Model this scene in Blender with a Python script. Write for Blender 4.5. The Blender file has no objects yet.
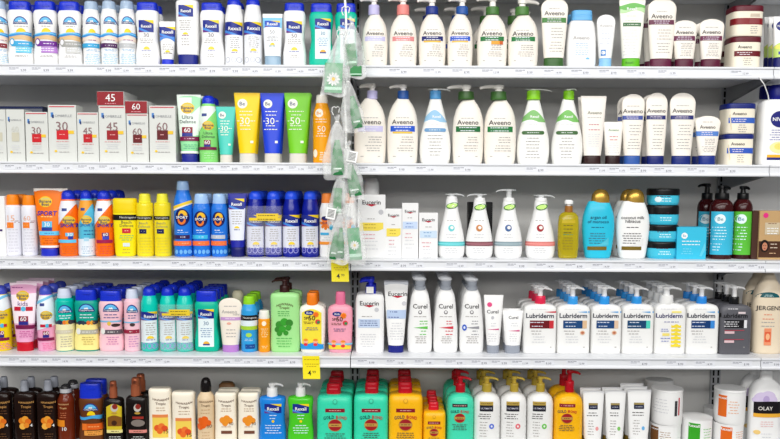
import bpy, math, random
from mathutils import Vector, Matrix
random.seed(7)
SC = bpy.context.scene
COL = SC.collection
PI = math.pi

# ------------------------------------------------------------------ camera model
F_PX, CW, CH = 800.0, 780.0, 439.0
PPY = 253.0            # row of the optical axis: the photo is cropped a little off centre
CAM = Vector((0.0, -2.37, 1.40))
TILT = math.atan((PPY - 185.0) / F_PX)
ROLL = math.radians(0.27)
fwd = Vector((0, math.cos(TILT), -math.sin(TILT)))
up0 = Vector((0, math.sin(TILT), math.cos(TILT)))
rt0 = Vector((1, 0, 0))
rt = rt0 * math.cos(ROLL) + up0 * math.sin(ROLL)
upv = up0 * math.cos(ROLL) - rt0 * math.sin(ROLL)


def unproj(px, py, Y):
    """point of the vertical plane at depth Y seen at photo pixel (px, py)"""
    d = fwd * F_PX + rt * (px - CW / 2) - upv * (py - PPY)
    t = (Y - CAM.y) / d.y
    return CAM + d * t


# ------------------------------------------------------------------ materials
MATS = {}


def lin(c):
    c /= 255.0
    return c / 12.92 if c <= 0.04045 else ((c + 0.055) / 1.055) ** 2.4


PAL = dict(
    white=(242, 242, 241), offw=(240, 234, 220), cream=(240, 226, 196), ivory=(242, 236, 226), blue=(28, 52, 205), navy=(14, 26, 120),
    rblue=(24, 44, 150), sky=(90, 175, 235), teal=(0, 178, 150), pink=(242, 160, 190), palepink=(250, 200, 210), red=(206, 24, 38),
    burg=(112, 18, 44), yellow=(250, 214, 20), orange=(246, 120, 16), green=(40, 150, 52), dkgreen=(52, 96, 44), lime=(130, 205, 40),
    gray=(150, 150, 154), ltgray=(212, 213, 216), dkgray=(70, 70, 74), black=(14, 14, 16), brown=(64, 34, 22), copper=(176, 96, 66),
    gold=(196, 158, 74), cyan=(70, 190, 225), purple=(128, 40, 150), lav=(190, 184, 226), tan=(222, 184, 136), ink=(70, 66, 66),
    ink2=(172, 168, 166), silver=(160, 164, 172), plum=(80, 30, 76), turq=(48, 186, 214), magenta=(150, 20, 92))


def M(c, rough=0.38, trans=0.0, metal=0.0, alpha=None):
    rgb = PAL[c] if isinstance(c, str) else tuple(c)
    key = (rgb, rough, trans, metal, alpha)
    if key in MATS:
        return MATS[key]
    m = bpy.data.materials.new('plastic_%02x%02x%02x' % rgb)
    m.use_nodes = True
    nt = m.node_tree
    b = nt.nodes['Principled BSDF']
    sat = 1.0 if max(rgb) - min(rgb) <= 45 else (.96 if max(rgb) > 185 else .8)
    b.inputs['Base Color'].default_value = (lin(rgb[0]) * sat, lin(rgb[1]) * sat, lin(rgb[2]) * sat, 1)
    b.inputs['Specular IOR Level'].default_value = .36
    b.inputs['Roughness'].default_value = rough
    b.inputs['Metallic'].default_value = metal
    b.inputs['Transmission Weight'].default_value = trans
    b.inputs['IOR'].default_value = 1.45
    tc = nt.nodes.new('ShaderNodeTexCoord')
    nz = nt.nodes.new('ShaderNodeTexNoise')
    nz.inputs['Scale'].default_value = 60
    mr = nt.nodes.new('ShaderNodeMapRange')
    mr.inputs['To Min'].default_value = rough * 0.85
    mr.inputs['To Max'].default_value = min(1, rough * 1.15)
    nt.links.new(tc.outputs['Object'], nz.inputs['Vector'])
    nt.links.new(nz.outputs['Fac'], mr.inputs['Value'])
    nt.links.new(mr.outputs['Result'], b.inputs['Roughness'])
    m.diffuse_color = (rgb[0] / 255, rgb[1] / 255, rgb[2] / 255, 1)
    MATS[key] = m
    return m


def mat_film():
    m = bpy.data.materials.new('cloudy_mesh_film')
    m.use_nodes = True
    nt = m.node_tree
    out = nt.nodes['Material Output']
    b = nt.nodes['Principled BSDF']
    b.inputs['Base Color'].default_value = (0.97, 0.98, 0.98, 1)
    b.inputs['Roughness'].default_value = 0.35
    tr = nt.nodes.new('ShaderNodeBsdfTransparent')
    mx = nt.nodes.new('ShaderNodeMixShader')
    nz = nt.nodes.new('ShaderNodeTexNoise')
    nz.inputs['Scale'].default_value = 30
    tc = nt.nodes.new('ShaderNodeTexCoord')
    mr = nt.nodes.new('ShaderNodeMapRange')
    mr.inputs['From Min'].default_value = 0.35
    mr.inputs['From Max'].default_value = 0.65
    mr.inputs['To Min'].default_value = 0.15
    mr.inputs['To Max'].default_value = 0.40
    nt.links.new(tc.outputs['Object'], nz.inputs['Vector'])
    nt.links.new(nz.outputs['Fac'], mr.inputs['Value'])
    nt.links.new(mr.outputs['Result'], mx.inputs['Fac'])
    nt.links.new(tr.outputs[0], mx.inputs[1])
    nt.links.new(b.outputs[0], mx.inputs[2])
    nt.links.new(mx.outputs[0], out.inputs['Surface'])
    return m


def mat_wrap():
    m = bpy.data.materials.new('clear_wrap')
    m.use_nodes = True
    nt = m.node_tree
    out = nt.nodes['Material Output']
    b = nt.nodes['Principled BSDF']
    b.inputs['Base Color'].default_value = (0.9, 0.9, 0.95, 1)
    b.inputs['Roughness'].default_value = 0.15
    tr = nt.nodes.new('ShaderNodeBsdfTransparent')
    mx = nt.nodes.new('ShaderNodeMixShader')
    mx.inputs['Fac'].default_value = 0.12
    nt.links.new(tr.outputs[0], mx.inputs[1])
    nt.links.new(b.outputs[0], mx.inputs[2])
    nt.links.new(mx.outputs[0], out.inputs['Surface'])
    return m


# ------------------------------------------------------------------ mesh plumbing
class MB:
    """collects polygons, then links them as ONE mesh object"""

    def __init__(s):
        s.v, s.f, s.m, s.mats, s.chunks = [], [], [], [], []

    def mi(s, mat):
        if mat not in s.mats:
            s.mats.append(mat)
        return s.mats.index(mat)

    def add(s, vs, fs, mat):
        o = len(s.v)
        s.chunks.append((o, len(s.f)))
        k = s.mi(mat)
        s.v += [tuple(p) for p in vs]
        for f in fs:
            s.f.append(tuple(i + o for i in f))
            s.m.append(k)

    def build(s, name, parent=None, smooth=True, angle=38, loc=None):
        me = bpy.data.meshes.new(name)
        me.from_pydata(s.v, [], s.f)
        for m in s.mats:
            me.materials.append(m)
        me.polygons.foreach_set('material_index', s.m)
        if smooth:
            me.polygons.foreach_set('use_smooth', [True] * len(s.f))
            me.set_sharp_from_angle(angle=math.radians(angle))
        me.update()
        o = bpy.data.objects.new(name, me)
        COL.objects.link(o)
        if parent:
            o.parent = parent
        if loc:
            o.location = loc
        return o


def box_geo(x0, x1, y0, y1, z0, z1, bev=0.0):
    if bev <= 0:
        v = [(x, y, z) for z in (z0, z1) for y in (y0, y1) for x in (x0, x1)]
        return v, [(0, 2, 3, 1), (4, 5, 7, 6), (0, 1, 5, 4), (2, 6, 7, 3), (0, 4, 6, 2), (1, 3, 7, 5)]
    # chamfered box: 24 verts
    b = bev
    v = []
    idx = {}
    for sx in (0, 1):
        for sy in (0, 1):
            for sz in (0, 1):
                cx, cy, cz = (x0, x1)[sx], (y0, y1)[sy], (z0, z1)[sz]
                ix, iy, iz = cx + (b if sx == 0 else -b), cy + (b if sy == 0 else -b), cz + (b if sz == 0 else -b)
                for ax, p in (('x', (cx, iy, iz)), ('y', (ix, cy, iz)), ('z', (ix, iy, cz))):
                    idx[(sx, sy, sz, ax)] = len(v)
                    v.append(p)
    f = []
    g = lambda a, b_, c, ax: idx[(a, b_, c, ax)]
    for s in (0, 1):
        q = [g(s, 0, 0, 'x'), g(s, 1, 0, 'x'), g(s, 1, 1, 'x'), g(s, 0, 1, 'x')]
        f.append(tuple(q if s else q[::-1]))
        q = [g(0, s, 0, 'y'), g(1, s, 0, 'y'), g(1, s, 1, 'y'), g(0, s, 1, 'y')]
        f.append(tuple(q[::-1] if s else q))
        q = [g(0, 0, s, 'z'), g(1, 0, s, 'z'), g(1, 1, s, 'z'), g(0, 1, s, 'z')]
        f.append(tuple(q if s else q[::-1]))
    for a in (0, 1):
        for c in (0, 1):
            f.append((g(0, a, c, 'y'), g(1, a, c, 'y'), g(1, a, c, 'z'), g(0, a, c, 'z')))
            f.append((g(a, 0, c, 'x'), g(a, 1, c, 'x'), g(a, 1, c, 'z'), g(a, 0, c, 'z')))
            f.append((g(a, c, 0, 'x'), g(a, c, 1, 'x'), g(a, c, 1, 'y'), g(a, c, 0, 'y')))
            for d in (0, 1):
                pass
    for sx in (0, 1):
        for sy in (0, 1):
            for sz in (0, 1):
                f.append((g(sx, sy, sz, 'x'), g(sx, sy, sz, 'y'), g(sx, sy, sz, 'z')))
    return v, f


def mono(xs, ys, x):
    """monotone cubic through (xs, ys)"""
    n = len(xs)
    if x <= xs[0]:
        return ys[0]
    if x >= xs[-1]:
        return ys[-1]
    d = [(ys[i + 1] - ys[i]) / (xs[i + 1] - xs[i]) for i in range(n - 1)]
    m = [d[0]] + [0 if d[i - 1] * d[i] <= 0 else 2 * d[i - 1] * d[i] / (d[i - 1] + d[i]) for i in range(1, n - 1)] + [d[-1]]
    i = 0
    while x > xs[i + 1]:
        i += 1
    h = xs[i + 1] - xs[i]
    t = (x - xs[i]) / h
    return ((1 + 2 * t) * (1 - t) ** 2 * ys[i] + t * (1 - t) ** 2 * h * m[i] + t * t * (3 - 2 * t) * ys[i + 1] + t * t * (t - 1) * h * m[i + 1])


def dense(rings, sub=3):
    """rings (z, a, b, n) -> finer rings, smooth between repeats of a z"""
    out, seg = [], []
    segs = []
    for r in rings:
        if seg and abs(r[0] - seg[-1][0]) < 1e-7:
            segs.append(seg)
            seg = []
        seg.append(r)
    segs.append(seg)
    for seg in segs:
        if len(seg) < 3:
            out += seg
            continue
        zs = [r[0] for r in seg]
        for i in range(len(seg) - 1):
            for k in range(sub):
                z = zs[i] + (zs[i + 1] - zs[i]) * k / sub
                out.append((z,) + tuple(mono(zs, [r[j] for r in seg], z) for j in (1, 2, 3)))
        out.append(seg[-1])
    return out


def sup(a, b, n, th):
    c, s = math.cos(th), math.sin(th)
    return (math.copysign(abs(c) ** (2 / n), c) * a, math.copysign(abs(s) ** (2 / n), s) * b)


def loft(mb, rings, mat, N=32, cx=0, cy=0, sub=3, lo=True, hi=True):
    R = dense(rings, sub)
    v, f = [], []
    for (z, a, b, n) in R:
        for k in range(N):
            x, y = sup(a, b, n, 2 * PI * (k + 0.5) / N)
            v.append((cx + x, cy + y, z))
    for i in range(len(R) - 1):
        for k in range(N):
            k2 = (k + 1) % N
            f.append((i * N + k, i * N + k2, (i + 1) * N + k2, (i + 1) * N + k))
    if lo:
        f.append(tuple(range(N))[::-1])
    if hi:
        f.append(tuple((len(R) - 1) * N + k for k in range(N)))
    mb.add(v, f, mat)
    return R


def tube_path(mb, pts, rad, mat, N=8, flat=1.0, cap=True):
    """tube along pts; rad a number or list; flat squeezes it vertically"""
    P = [Vector(p) for p in pts]
    v, f = [], []
    for i, p in enumerate(P):
        t = (P[min(i + 1, len(P) - 1)] - P[max(i - 1, 0)]).normalized()
        ref = Vector((0, 0, 1)) if abs(t.z) < 0.9 else Vector((0, 1, 0))
        s = t.cross(ref).normalized()
        u = s.cross(t).normalized()
        r = rad[i] if isinstance(rad, (list, tuple)) else rad
        for k in range(N):
            a = 2 * PI * k / N
            v.append(p + s * math.cos(a) * r + u * math.sin(a) * r * flat)
    for i in range(len(P) - 1):
        for k in range(N):
            k2 = (k + 1) % N
            f.append((i * N + k, i * N + k2, (i + 1) * N + k2, (i + 1) * N + k))
    if cap:
        f.append(tuple(range(N))[::-1])
        f.append(tuple((len(P) - 1) * N + k for k in range(N)))
    mb.add(v, f, mat)


# ------------------------------------------------------------------ lettering
TXT = {}


def text_geo(s, bold):
    key = (s, bold)
    if key not in TXT:
        cu = bpy.data.curves.new('t', 'FONT')
        cu.body = s
        cu.size = 1
        cu.resolution_u = 2
        cu.offset = 0.009 * bold
        cu.fill_mode = 'FRONT'
        ob = bpy.data.objects.new('t', cu)
        COL.objects.link(ob)
        bpy.context.view_layer.update()
        me = bpy.data.meshes.new_from_object(ob.evaluated_get(bpy.context.evaluated_depsgraph_get()))
        v = [(p.co.x, p.co.y) for p in me.vertices]
        f = [tuple(p.vertices) for p in me.polygons]
        bpy.data.objects.remove(ob)
        bpy.data.curves.remove(cu)
        bpy.data.meshes.remove(me)
        x0, x1 = min(p[0] for p in v), max(p[0] for p in v)
        y0, y1 = min(p[1] for p in v), max(p[1] for p in v)
        TXT[key] = ([((x - (x0 + x1) / 2) / (x1 - x0), (y - (y0 + y1) / 2) / (x1 - x0)) for x, y in v], f, (y1 - y0) / (x1 - x0))
    return TXT[key]


def split_print(mb):
    """printed areas that stand well apart become separate parts"""
    boxes = []
    for (v0, f0) in mb.chunks:
        v1 = mb.chunks[mb.chunks.index((v0, f0)) + 1][0] if (v0, f0) != mb.chunks[-1] else len(mb.v)
        P = mb.v[v0:v1]
        boxes.append([min(p[0] for p in P), max(p[0] for p in P), min(p[2] for p in P), max(p[2] for p in P)])
    n = len(boxes)
    grp = list(range(n))

    def find(i):
        while grp[i] != i:
            i = grp[i]
        return i
    m = .004
    for i in range(n):
        for j in range(i):
            A, B = boxes[i], boxes[j]
            if A[0] - m < B[1] and B[0] - m < A[1] and A[2] - m < B[3] and B[2] - m < A[3]:
                grp[find(i)] = find(j)
    sets = {}
    for i in range(n):
        sets.setdefault(find(i), []).append(i)
    if len(sets) < 2:
        return [mb]
    out = []
    for ids in sets.values():
        q = MB()
        for i in ids:
            v0, f0 = mb.chunks[i]
            v1, f1 = mb.chunks[i + 1] if i + 1 < n else (len(mb.v), len(mb.f))
            k = q.mi(mb.mats[mb.m[f0]])
            o = len(q.v)
            q.v += mb.v[v0:v1]
            for f in range(f0, f1):
                q.f.append(tuple(x - v0 + o for x in mb.f[f]))
                q.m.append(k)
        out.append(q)
    return out


# ------------------------------------------------------------------ things
def tag(o, label, cat, group=None, kind=None):
    o['label'] = label
    o['category'] = cat
    if group:
        o['group'] = group
    if kind:
        o['kind'] = kind
    return o


def empty(name, loc):
    o = bpy.data.objects.new(name, None)
    o.empty_display_size = 0.02
    o.location = loc
    COL.objects.link(o)
    return o


def dup(root, dx, dy, label, dz=0):
    r = root.copy()
    COL.objects.link(r)
    r.location = root.location + Vector((dx, dy, dz))
    r['label'] = label
    for ch in root.children:
        c = ch.copy()
        COL.objects.link(c)
        c.parent = r
        for g in ch.children:
            d = g.copy()
            COL.objects.link(d)
            d.parent = c
    return r


OX = [0, 160, 300, 460, 610]
OY = [0, 80, 170, 265, 350]
SCL = [4.588, 4.388, 4.182, 4.182, 4.588]
RAILPX = [65.3, 163.1, 259.3, 356.5, 452.0]
DECK = [unproj(390, y, 0).z for y in RAILPX]
SHN = ['top shelf', 'second shelf', 'middle shelf', 'fourth shelf', 'bottom shelf']
ITEMS = []


class It:
    """one product; x/y arguments are read off an enlarged crop of the photo"""

    def __init__(s, row, cr, x0, x1, yt, dep, name, label, cat, group=None, yf=0.035, zb=0.0, ref=None):
        s.row, s.cr = row, cr
        s.x0, s.x1 = x0, x1
        s.xc = (x0 + x1) / 2
        s.dep = dep
        sc = SCL[row]
        s.P = lambda x, y: (OX[cr] + x / sc, OY[row] + y / sc)
        yf *= 1.42
        s.Y = yf + dep / 2
        s.yf = yf
        ref = ref if ref is not None else (0.0 if cat == 'box' else 0.5)
        s.Yr = yf + dep * ref
        s.Yt = s.Yr
        s.z0 = DECK[row] + zb
        pm = s.P(0, 0)[1] + 45
        L = unproj(s.P(x0, 0)[0], pm, s.Yr).x
        R = unproj(s.P(x1, 0)[0], pm, s.Yr).x
        s.X = (L + R) / 2
        s.w = R - L
        s.hw = s.w / 2
        s.k = s.w / (x1 - x0)
        if cat == 'jar':
            s.Yt = yf + dep * (.1 if s.P(0, yt)[1] < 185 else .9)
        s.h = s.zt(yt)
        if 'shelf' not in label:
            label += ' on the ' + SHN[row]
        s.label = label
        s.root = tag(empty(name, (s.X, s.Y, s.z0)), label, cat, group)
        s.parts = {}
        s.flat = False
        s.R = None
        s.lay = 0
        ITEMS.append(s)

    def z(s, y):
        p = s.P(s.xc, y)
        return unproj(p[0], p[1], s.Yr).z - s.z0

    def zt(s, y):
        p = s.P(s.xc, y)
        return unproj(p[0], p[1], s.Yt).z - s.z0

    def zf(s, y):
        p = s.P(s.xc, y)
        return unproj(p[0], p[1], s.yf).z - s.z0

    def xf(s, xc, yc=None):
        x = s.x(xc)
        if abs(x) >= s.hw * .9 or s.flat or s.R is None:
            return x
        a, b, n = s.abn(s.R[-1][0] * .5 if yc is None else s.zf(yc))
        q = s.P(xc, 0)
        for _ in range(4):
            u = min(.995, abs(x) / a)
            Y = s.Y - b * (1 - u ** n) ** (1 / n)
            x = unproj(q[0], q[1] + 45, Y).x - s.X
        return max(-a * .995, min(a * .995, x))

    def x(s, xc):
        return (xc - s.xc) * s.k

    def px(s, u):
        return s.xc + u * (s.x1 - s.x0) / 2

    def obj(s, mb, name, parent=None, **kw):
        return mb.build(name, parent or s.root, **kw)

    # -- solids
    def body(s, rings, mat, name='body', N=36, **kw):
        mb = MB()
        s.R = loft(mb, rings, mat, N, **kw)
        s.flat = False
        s.bodyobj = s.obj(mb, name)
        return s.bodyobj

    def prof(s, prof, zt, mat, d=None, z0=0.0, name='body', **kw):
        """prof: (t, width fraction, depth fraction, exponent)"""
        b = (d or s.dep) / 2
        return s.body([(z0 + t * (zt - z0), w * s.hw, dd * b, n) for (t, w, dd, n) in prof], mat, name, **kw)

    def solid(s, rings, mat, name, parent=None, cx=0, cy=0, N=28, **kw):
        mb = MB()
        loft(mb, rings, mat, N, cx, cy, **kw)
        return s.obj(mb, name, parent)

    # -- printing on the front of the body
    def abn(s, z):
        R = s.R
        if z <= R[0][0]:
            return R[0][1:]
        for i in range(len(R) - 1):
            if R[i][0] <= z <= R[i + 1][0] and R[i + 1][0] > R[i][0]:
                t = (z - R[i][0]) / (R[i + 1][0] - R[i][0])
                return tuple(R[i][j] + t * (R[i + 1][j] - R[i][j]) for j in (1, 2, 3))
        return R[-1][1:]

    def surf(s, x, z, e):
        if s.flat:
            return (x, -s.dep / 2 - e, z)
        a, b, n = s.abn(z)
        u = max(-0.999, min(0.999, x / a))
        y = -(b + e) * (1 - abs(u) ** n) ** (1 / n)
        return (u * (a + e), y, z)

    def part(s, name):
        if name not in s.parts:
            s.parts[name] = MB()
        return s.parts[name]

    def e(s):
        s.lay += 1
        return 0.0005 + 0.00012 * s.lay

    def patch(s, xa, xb, fb, ft, mat, part='label', nr=None):
        """area between the curves fb(t) and ft(t) (crop y, t = 0..1 along x)"""
        e = s.e()
        fb = fb if callable(fb) else (lambda t, q=fb: q)
        ft = ft if callable(ft) else (lambda t, q=ft: q)
        ym = (fb(.5) + ft(.5)) / 2
        X0, X1 = s.xf(xa, ym), s.xf(xb, ym)
        zm = s.zf((fb(.5) + ft(.5)) / 2)
        A = s.hw if s.flat else max(s.abn(zm)[0], 1e-4)
        p0, p1 = math.asin(max(-1, min(1, X0 / A))), math.asin(max(-1, min(1, X1 / A)))
        nc = max(4, min(20, int(abs(X1 - X0) / 0.0035) + 2))
        hz = abs(s.zf(fb(.5)) - s.zf(ft(.5)))
        nr = nr or max(1, min(14, int(hz / 0.008) + 1))
        v, f = [], []
        for i in range(nc + 1):
            if s.flat:
                x = X0 + (X1 - X0) * i / nc
            else:
                x = A * math.sin(p0 + (p1 - p0) * i / nc)
            t = (x - X0) / (X1 - X0) if X1 != X0 else 0
            t = max(0, min(1, t))
            zb, zt = s.zf(fb(t)), s.zf(ft(t))
            for j in range(nr + 1):
                z = zb + (zt - zb) * j / nr
                xx = x
                if not s.flat and (X0 <= -A * .98 or X1 >= A * .98):
                    xx = x / A * s.abn(z)[0]
                v.append(s.surf(xx, z, e))
        for i in range(nc):
            for j in range(nr):
                a = i * (nr + 1) + j
                f.append((a, a + nr + 1, a + nr + 2, a + 1))
        s.part(part).add(v, f, mat)

    def rect(s, xa, ya, xb, yb, mat, part='label'):
        s.patch(xa, xb, yb, ya, mat, part)

    def ell(s, xc, yc, rx, ry, mat, part='label', half=0):
        """half: 1 keeps the upper half only"""
        e = s.e()
        v = [s.surf(s.xf(xc, yc), s.zf(yc), e)]
        f = []
        N, K = 24, 3 if max(rx, ry) > 9 else 1
        for r in range(1, K + 1):
            for k in range(N):
                a = 2 * PI * k / N
                yy = math.sin(a)
                if half == 1:
                    yy = max(0, yy)
                v.append(s.surf(s.xf(xc, yc) + rx * r / K * math.cos(a) * s.k, s.zf(yc - ry * r / K * yy), e))
        for k in range(N):
            k2 = (k + 1) % N
            f.append((0, 1 + k, 1 + k2))
            for r in range(K - 1):
                o = 1 + r * N
                f.append((o + k, o + N + k, o + N + k2, o + k2))
        s.part(part).add(v, f, mat)

    def poly(s, pts, mat, part='label'):
        e = s.e()
        tris = [(pts[0], pts[i], pts[i + 1]) for i in range(1, len(pts) - 1)]
        for _ in range(2):
            out = []
            for A, B, C in tris:
                m = lambda p, q: ((p[0] + q[0]) / 2, (p[1] + q[1]) / 2)
                ab, bc, ca = m(A, B), m(B, C), m(C, A)
                out += [(A, ab, ca), (ab, B, bc), (ca, bc, C), (ab, bc, ca)]
            tris = out
        v, f, ix = [], [], {}
        for t in tris:
            q = []
            for p in t:
                k = (round(p[0], 4), round(p[1], 4))
                if k not in ix:
                    ix[k] = len(v)
                    v.append(s.surf(s.xf(p[0], p[1]), s.zf(p[1]), e))
                q.append(ix[k])
            f.append(tuple(q))
        s.part(part).add(v, f, mat)

    def text(s, t, xc, yc, wpx, mat, part='lettering', bold=0, hpx=None, arc=0, slant=0):
        e = s.e() + .0005
        vs, f, asp = text_geo(t, bold)
        hy = hpx / asp if hpx else wpx
        X0 = s.xf(xc, yc)
        v = []
        for (x, y) in vs:
            yy = yc - y * hy + arc * (4 * x * x)
            v.append(s.surf(X0 + (x * wpx + slant * y * wpx) * s.k, s.zf(yy), e))
        s.part(part).add(v, f, mat)

    def lines(s, xc, y0, y1, n, wpx, mat='ink2', part='label', left=False):
        """small print too fine to read, as rows of short dashes"""
        e = s.e()
        m = M(mat) if not isinstance(mat, bpy.types.Material) else mat
        v, f = [], []
        for i in range(n):
            y = y0 + (y1 - y0) * (i / (n - 1) if n > 1 else 0)
            w = wpx * random.uniform(.65, 1)
            x = xc - wpx / 2 if left else xc - w / 2
            end = x + w
            th = min(3.4, abs(y1 - y0) / max(n - 1, 1) * .38) if n > 1 else 3
            while x < end - 2:
                d = min(random.uniform(5, 16), end - x)
                o = len(v)
                v += [s.surf(s.xf(xc, y) + (a - xc) * s.k, s.zf(b), e) for a, b in ((x, y + th / 2), (x + d, y + th / 2), (x + d, y - th / 2), (x, y - th / 2))]
                f.append((o, o + 1, o + 2, o + 3))
                x += d + 3
        s.part(part).add(v, f, m)

    def wrap(s, ya, yb, mat, part='label', fa=None, fb=None):
        """printing that runs all the way round; fa/fb(u) shift its top/bottom edge (crop y)"""
        e = s.e()
        N, nr = 40, max(2, int(abs(s.zf(ya) - s.zf(yb)) / .006))
        v, f = [], []
        for k in range(N):
            th = 2 * PI * (k + .5) / N
            for j in range(nr + 1):
                u = math.cos(th)
                a_, b_ = ya + (fa(u) if fa else 0), yb + (fb(u) if fb else 0)
                z = s.zf(b_ + (a_ - b_) * j / nr)
                a, b, n = s.abn(z)
                x, y = sup(a + e, b + e, n, th)
                v.append((x, y, z))
        for k in range(N):
            for j in range(nr):
                a = k * (nr + 1) + j
                b = ((k + 1) % N) * (nr + 1) + j
                f.append((a, b, b + 1, a + 1))
        s.part(part).add(v, f, mat)

    def done(s, **kw):
        for n, mb in s.parts.items():
            for q in split_print(mb):
                s.obj(q, n)
        s.parts = {}
        return s

    def back(s, n, pitch=None, what=None, dx=0.0):
        """n copies in line behind this one"""
        pitch = max(pitch or 0, s.dep + 0.0015)
        nth = ['second', 'third', 'fourth', 'fifth', 'sixth']
        what = what or s.label.split(' on the ')[0]
        if 'group' not in s.root:
            s.root['group'] = 'line of ' + what + ' on the ' + SHN[s.row]
        for i in range(n):
            dup(s.root, dx * (i + 1), pitch * (i + 1), '%s behind the front %s, %s' % (nth[i], what, SHN[s.row]))
        return s

# ------------------------------------------------------------------ families of products
BASE = [298, 360, 360, 362, 445]
W_ = M('white')


def pump(it, xc, ycol0, ycol1, cx0, cx1, ytop, ang, colm, headm, reach=2.4, flat=False, headh=None):
    """screw collar, stem and press-down head with its spout pointing along ang (degrees, 0 = right, 180 = left, -90 = towards the aisle)"""
    r = (cx1 - cx0) / 2 * it.k
    cx = it.x(xc)
    z1, z0, zt = it.z(ycol0), it.z(ycol1), it.z(ytop)
    it.solid([(z0 - .002, r * .97, r * .97, 2), (z0, r, r, 2), (z1 - .001, r * .96, r * .96, 2), (z1, r * .88, r * .88, 2)], colm, 'collar', cx=cx)
    hh = headh if headh else min(.013, (zt - z1) * .6)
    mb = MB()
    zs = zt - hh
    loft(mb, [(z1, r * .5, r * .5, 2), (zs - .001, r * .44, r * .44, 2), (zs, r * .62, r * .62, 2), (zt - .002, r * .66, r * .6, 2), (zt, r * .45, r * .42, 2)], headm, 20, cx)
    head = it.obj(mb, 'pump_head')
    a = math.radians(ang)
    d = Vector((math.cos(a), math.sin(a), 0))
    zc = zt - hh * .5
    L = reach * r
    mb = MB()
    pts = [Vector((cx, 0, zc)) + d * L * t + Vector((0, 0, -q)) for t, q in ((.1, 0), (.4, -.0005), (.75, .0012), (.93, .0035), (1.0, .0065))]
    rr = hh * .5
    tube_path(mb, pts, [rr * 1.25, rr * 1.15, rr * 1.0, rr * .85, rr * .65], headm, 10, .85)
    if flat:
        pts = [Vector((cx, 0, zc)) - d * r * t + Vector((0, 0, q)) for t, q in ((.1, 0), (.7, 0), (1.25, .0005))]
        tube_path(mb, pts, [rr, rr * .9, rr * .5], headm, 10, .7)
    it.obj(mb, 'nozzle', head)
    return head


AV = [(0, .86, .85, 2.4), (.02, .91, .92, 2.4), (.08, .95, .97, 2.4), (.21, .985, 1, 2.4), (.45, 1, 1, 2.4), (.68, .945, .97, 2.4), (.82, .81, .86, 2.3), (.91, .62, .7, 2.2), (.97, .44, .52, 2.1), (1, .37, .44, 2)]


def aveeno(row, cr, x0, x1, c0, c1, cx0, cx1, ytop, ang, col, band, label, short, nb=0, under=None, extra=None, group=None, yf=.035):
    it = It(row, cr, x0, x1, ytop, .058, 'pump_bottle', label, 'bottle', group or 'cream pump bottles on the ' + SHN[row], yf)
    b = BASE[row]
    it.prof(AV, it.z(c1), M('ivory'))
    H = b - c1
    Y = lambda t: b - t * H
    it.xm = (cx0 + cx1) / 2
    w = x1 - x0
    it.lines(it.xc, Y(.70), Y(.69), 1, w * .48, 'ink2')
    it.text('Aveeno', it.xc, Y(.635), w * .66, M('ink'), bold=1)
    it.rect(it.px(-.76), Y(.572), it.px(.78), Y(.482), M(band), 'colour_band')
    if under:
        it.rect(it.px(-.62), Y(.482), it.px(.62), Y(.452), M(under), 'colour_band')
    it.lines(it.xc, Y(.55), Y(.50), 2, w * .62, (225, 228, 240) and M((228, 230, 240)), 'colour_band')
    if extra:
        it.rect(it.px(-.05), Y(.48), it.px(.5), Y(.41), M((236, 160, 40)), 'colour_band')
        it.rect(it.px(.5), Y(.48), it.px(.72), Y(.41), M((206, 92, 30)), 'colour_band')
    it.lines(it.px(.3), Y(.395), Y(.315), 3, w * .42, 'ink2')
    it.lines(it.px(.2), Y(.26), Y(.18), 3, w * .56, 'ink2')
    it.lines(it.px(-.5), Y(.09), Y(.09), 1, w * .1, 'ink2')
    it.lines(it.px(.55), Y(.09), Y(.09), 1, w * .1, 'ink2')
    pump(it, it.xm, c0, c1, cx0, cx1, ytop, ang, M(col), M((246, 242, 236)))
    it.done()
    if nb:
        it.back(nb, (.13 if row == 0 else .07), short, dx=-.004)
    return it


def rexall_mark(it, x0, y0, x1, y1, part='label', text=True, c=None):
    h = y1 - y0
    it.rect(x0, y0, x1, y1, M(c or (24, 44, 150)), part)
    it.patch(x0, x0 + (x1 - x0) * .75, y1, lambda t: y1 - h * .42 * (1 - t), M((70, 140, 225)), part)
    it.patch(x0, x0 + (x1 - x0) * .4, y1, lambda t: y1 - h * .2 * (1 - t), M((120, 50, 150)), part)
    it.patch(x0 + (x1 - x0) * .35, x1, lambda t: y0 + h * .3 * t, y0, M('yellow'), part)
    if text:
        it.text('Rexall', (x0 + x1) / 2, (y0 + y1) / 2 + h * .02, (x1 - x0) * .66, M('white'), bold=2)


def flip_cap(it, yb, cap, w=.84, d=None, top=None):
    zb, zt = it.z(yb), (it.h if top is None else it.z(top))
    hh = zt - zb
    a, b = it.hw * w, (d or it.dep) / 2 * .88
    R0, it_flat = it.R, it.flat
    mb = MB()
    it.R = loft(mb, [(zb, a, b, 3), (zb + hh * .45, a * 1.0, b, 3), (zb + hh * .45, a * .975, b * .97, 3), (zb + hh * .52, a * .975, b * .97, 3), (zb + hh * .52, a * 1.0, b, 3), (zb + hh * .9, a * .97, b * .95, 3), (zb + hh, a * .92, b * .86, 3)], cap, 32)
    co = it.obj(mb, 'flip_cap')
    yt, y5 = it_y(it, zt), it_y(it, zb + hh * .5)
    m2 = MB()
    it.parts['thumb_notch'] = m2
    it.ell(it.xc, (yt + y5) / 2 + abs(y5 - yt) * .25, (it.x1 - it.x0) * .17, abs(y5 - yt) * .22, M((20, 34, 130)) if cap.name.startswith('plastic_1c34') else cap, 'thumb_notch')
    it.obj(m2, 'thumb_notch', co)
    del it.parts['thumb_notch']
    it.R, it.flat = R0, it_flat
    return co


def it_y(it, z):
    """inverse of it.z"""
    a, b = 0.0, 100.0
    za, zb = it.z(a), it.z(b)
    return a + (z - za) / (zb - za) * (b - a)


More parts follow.
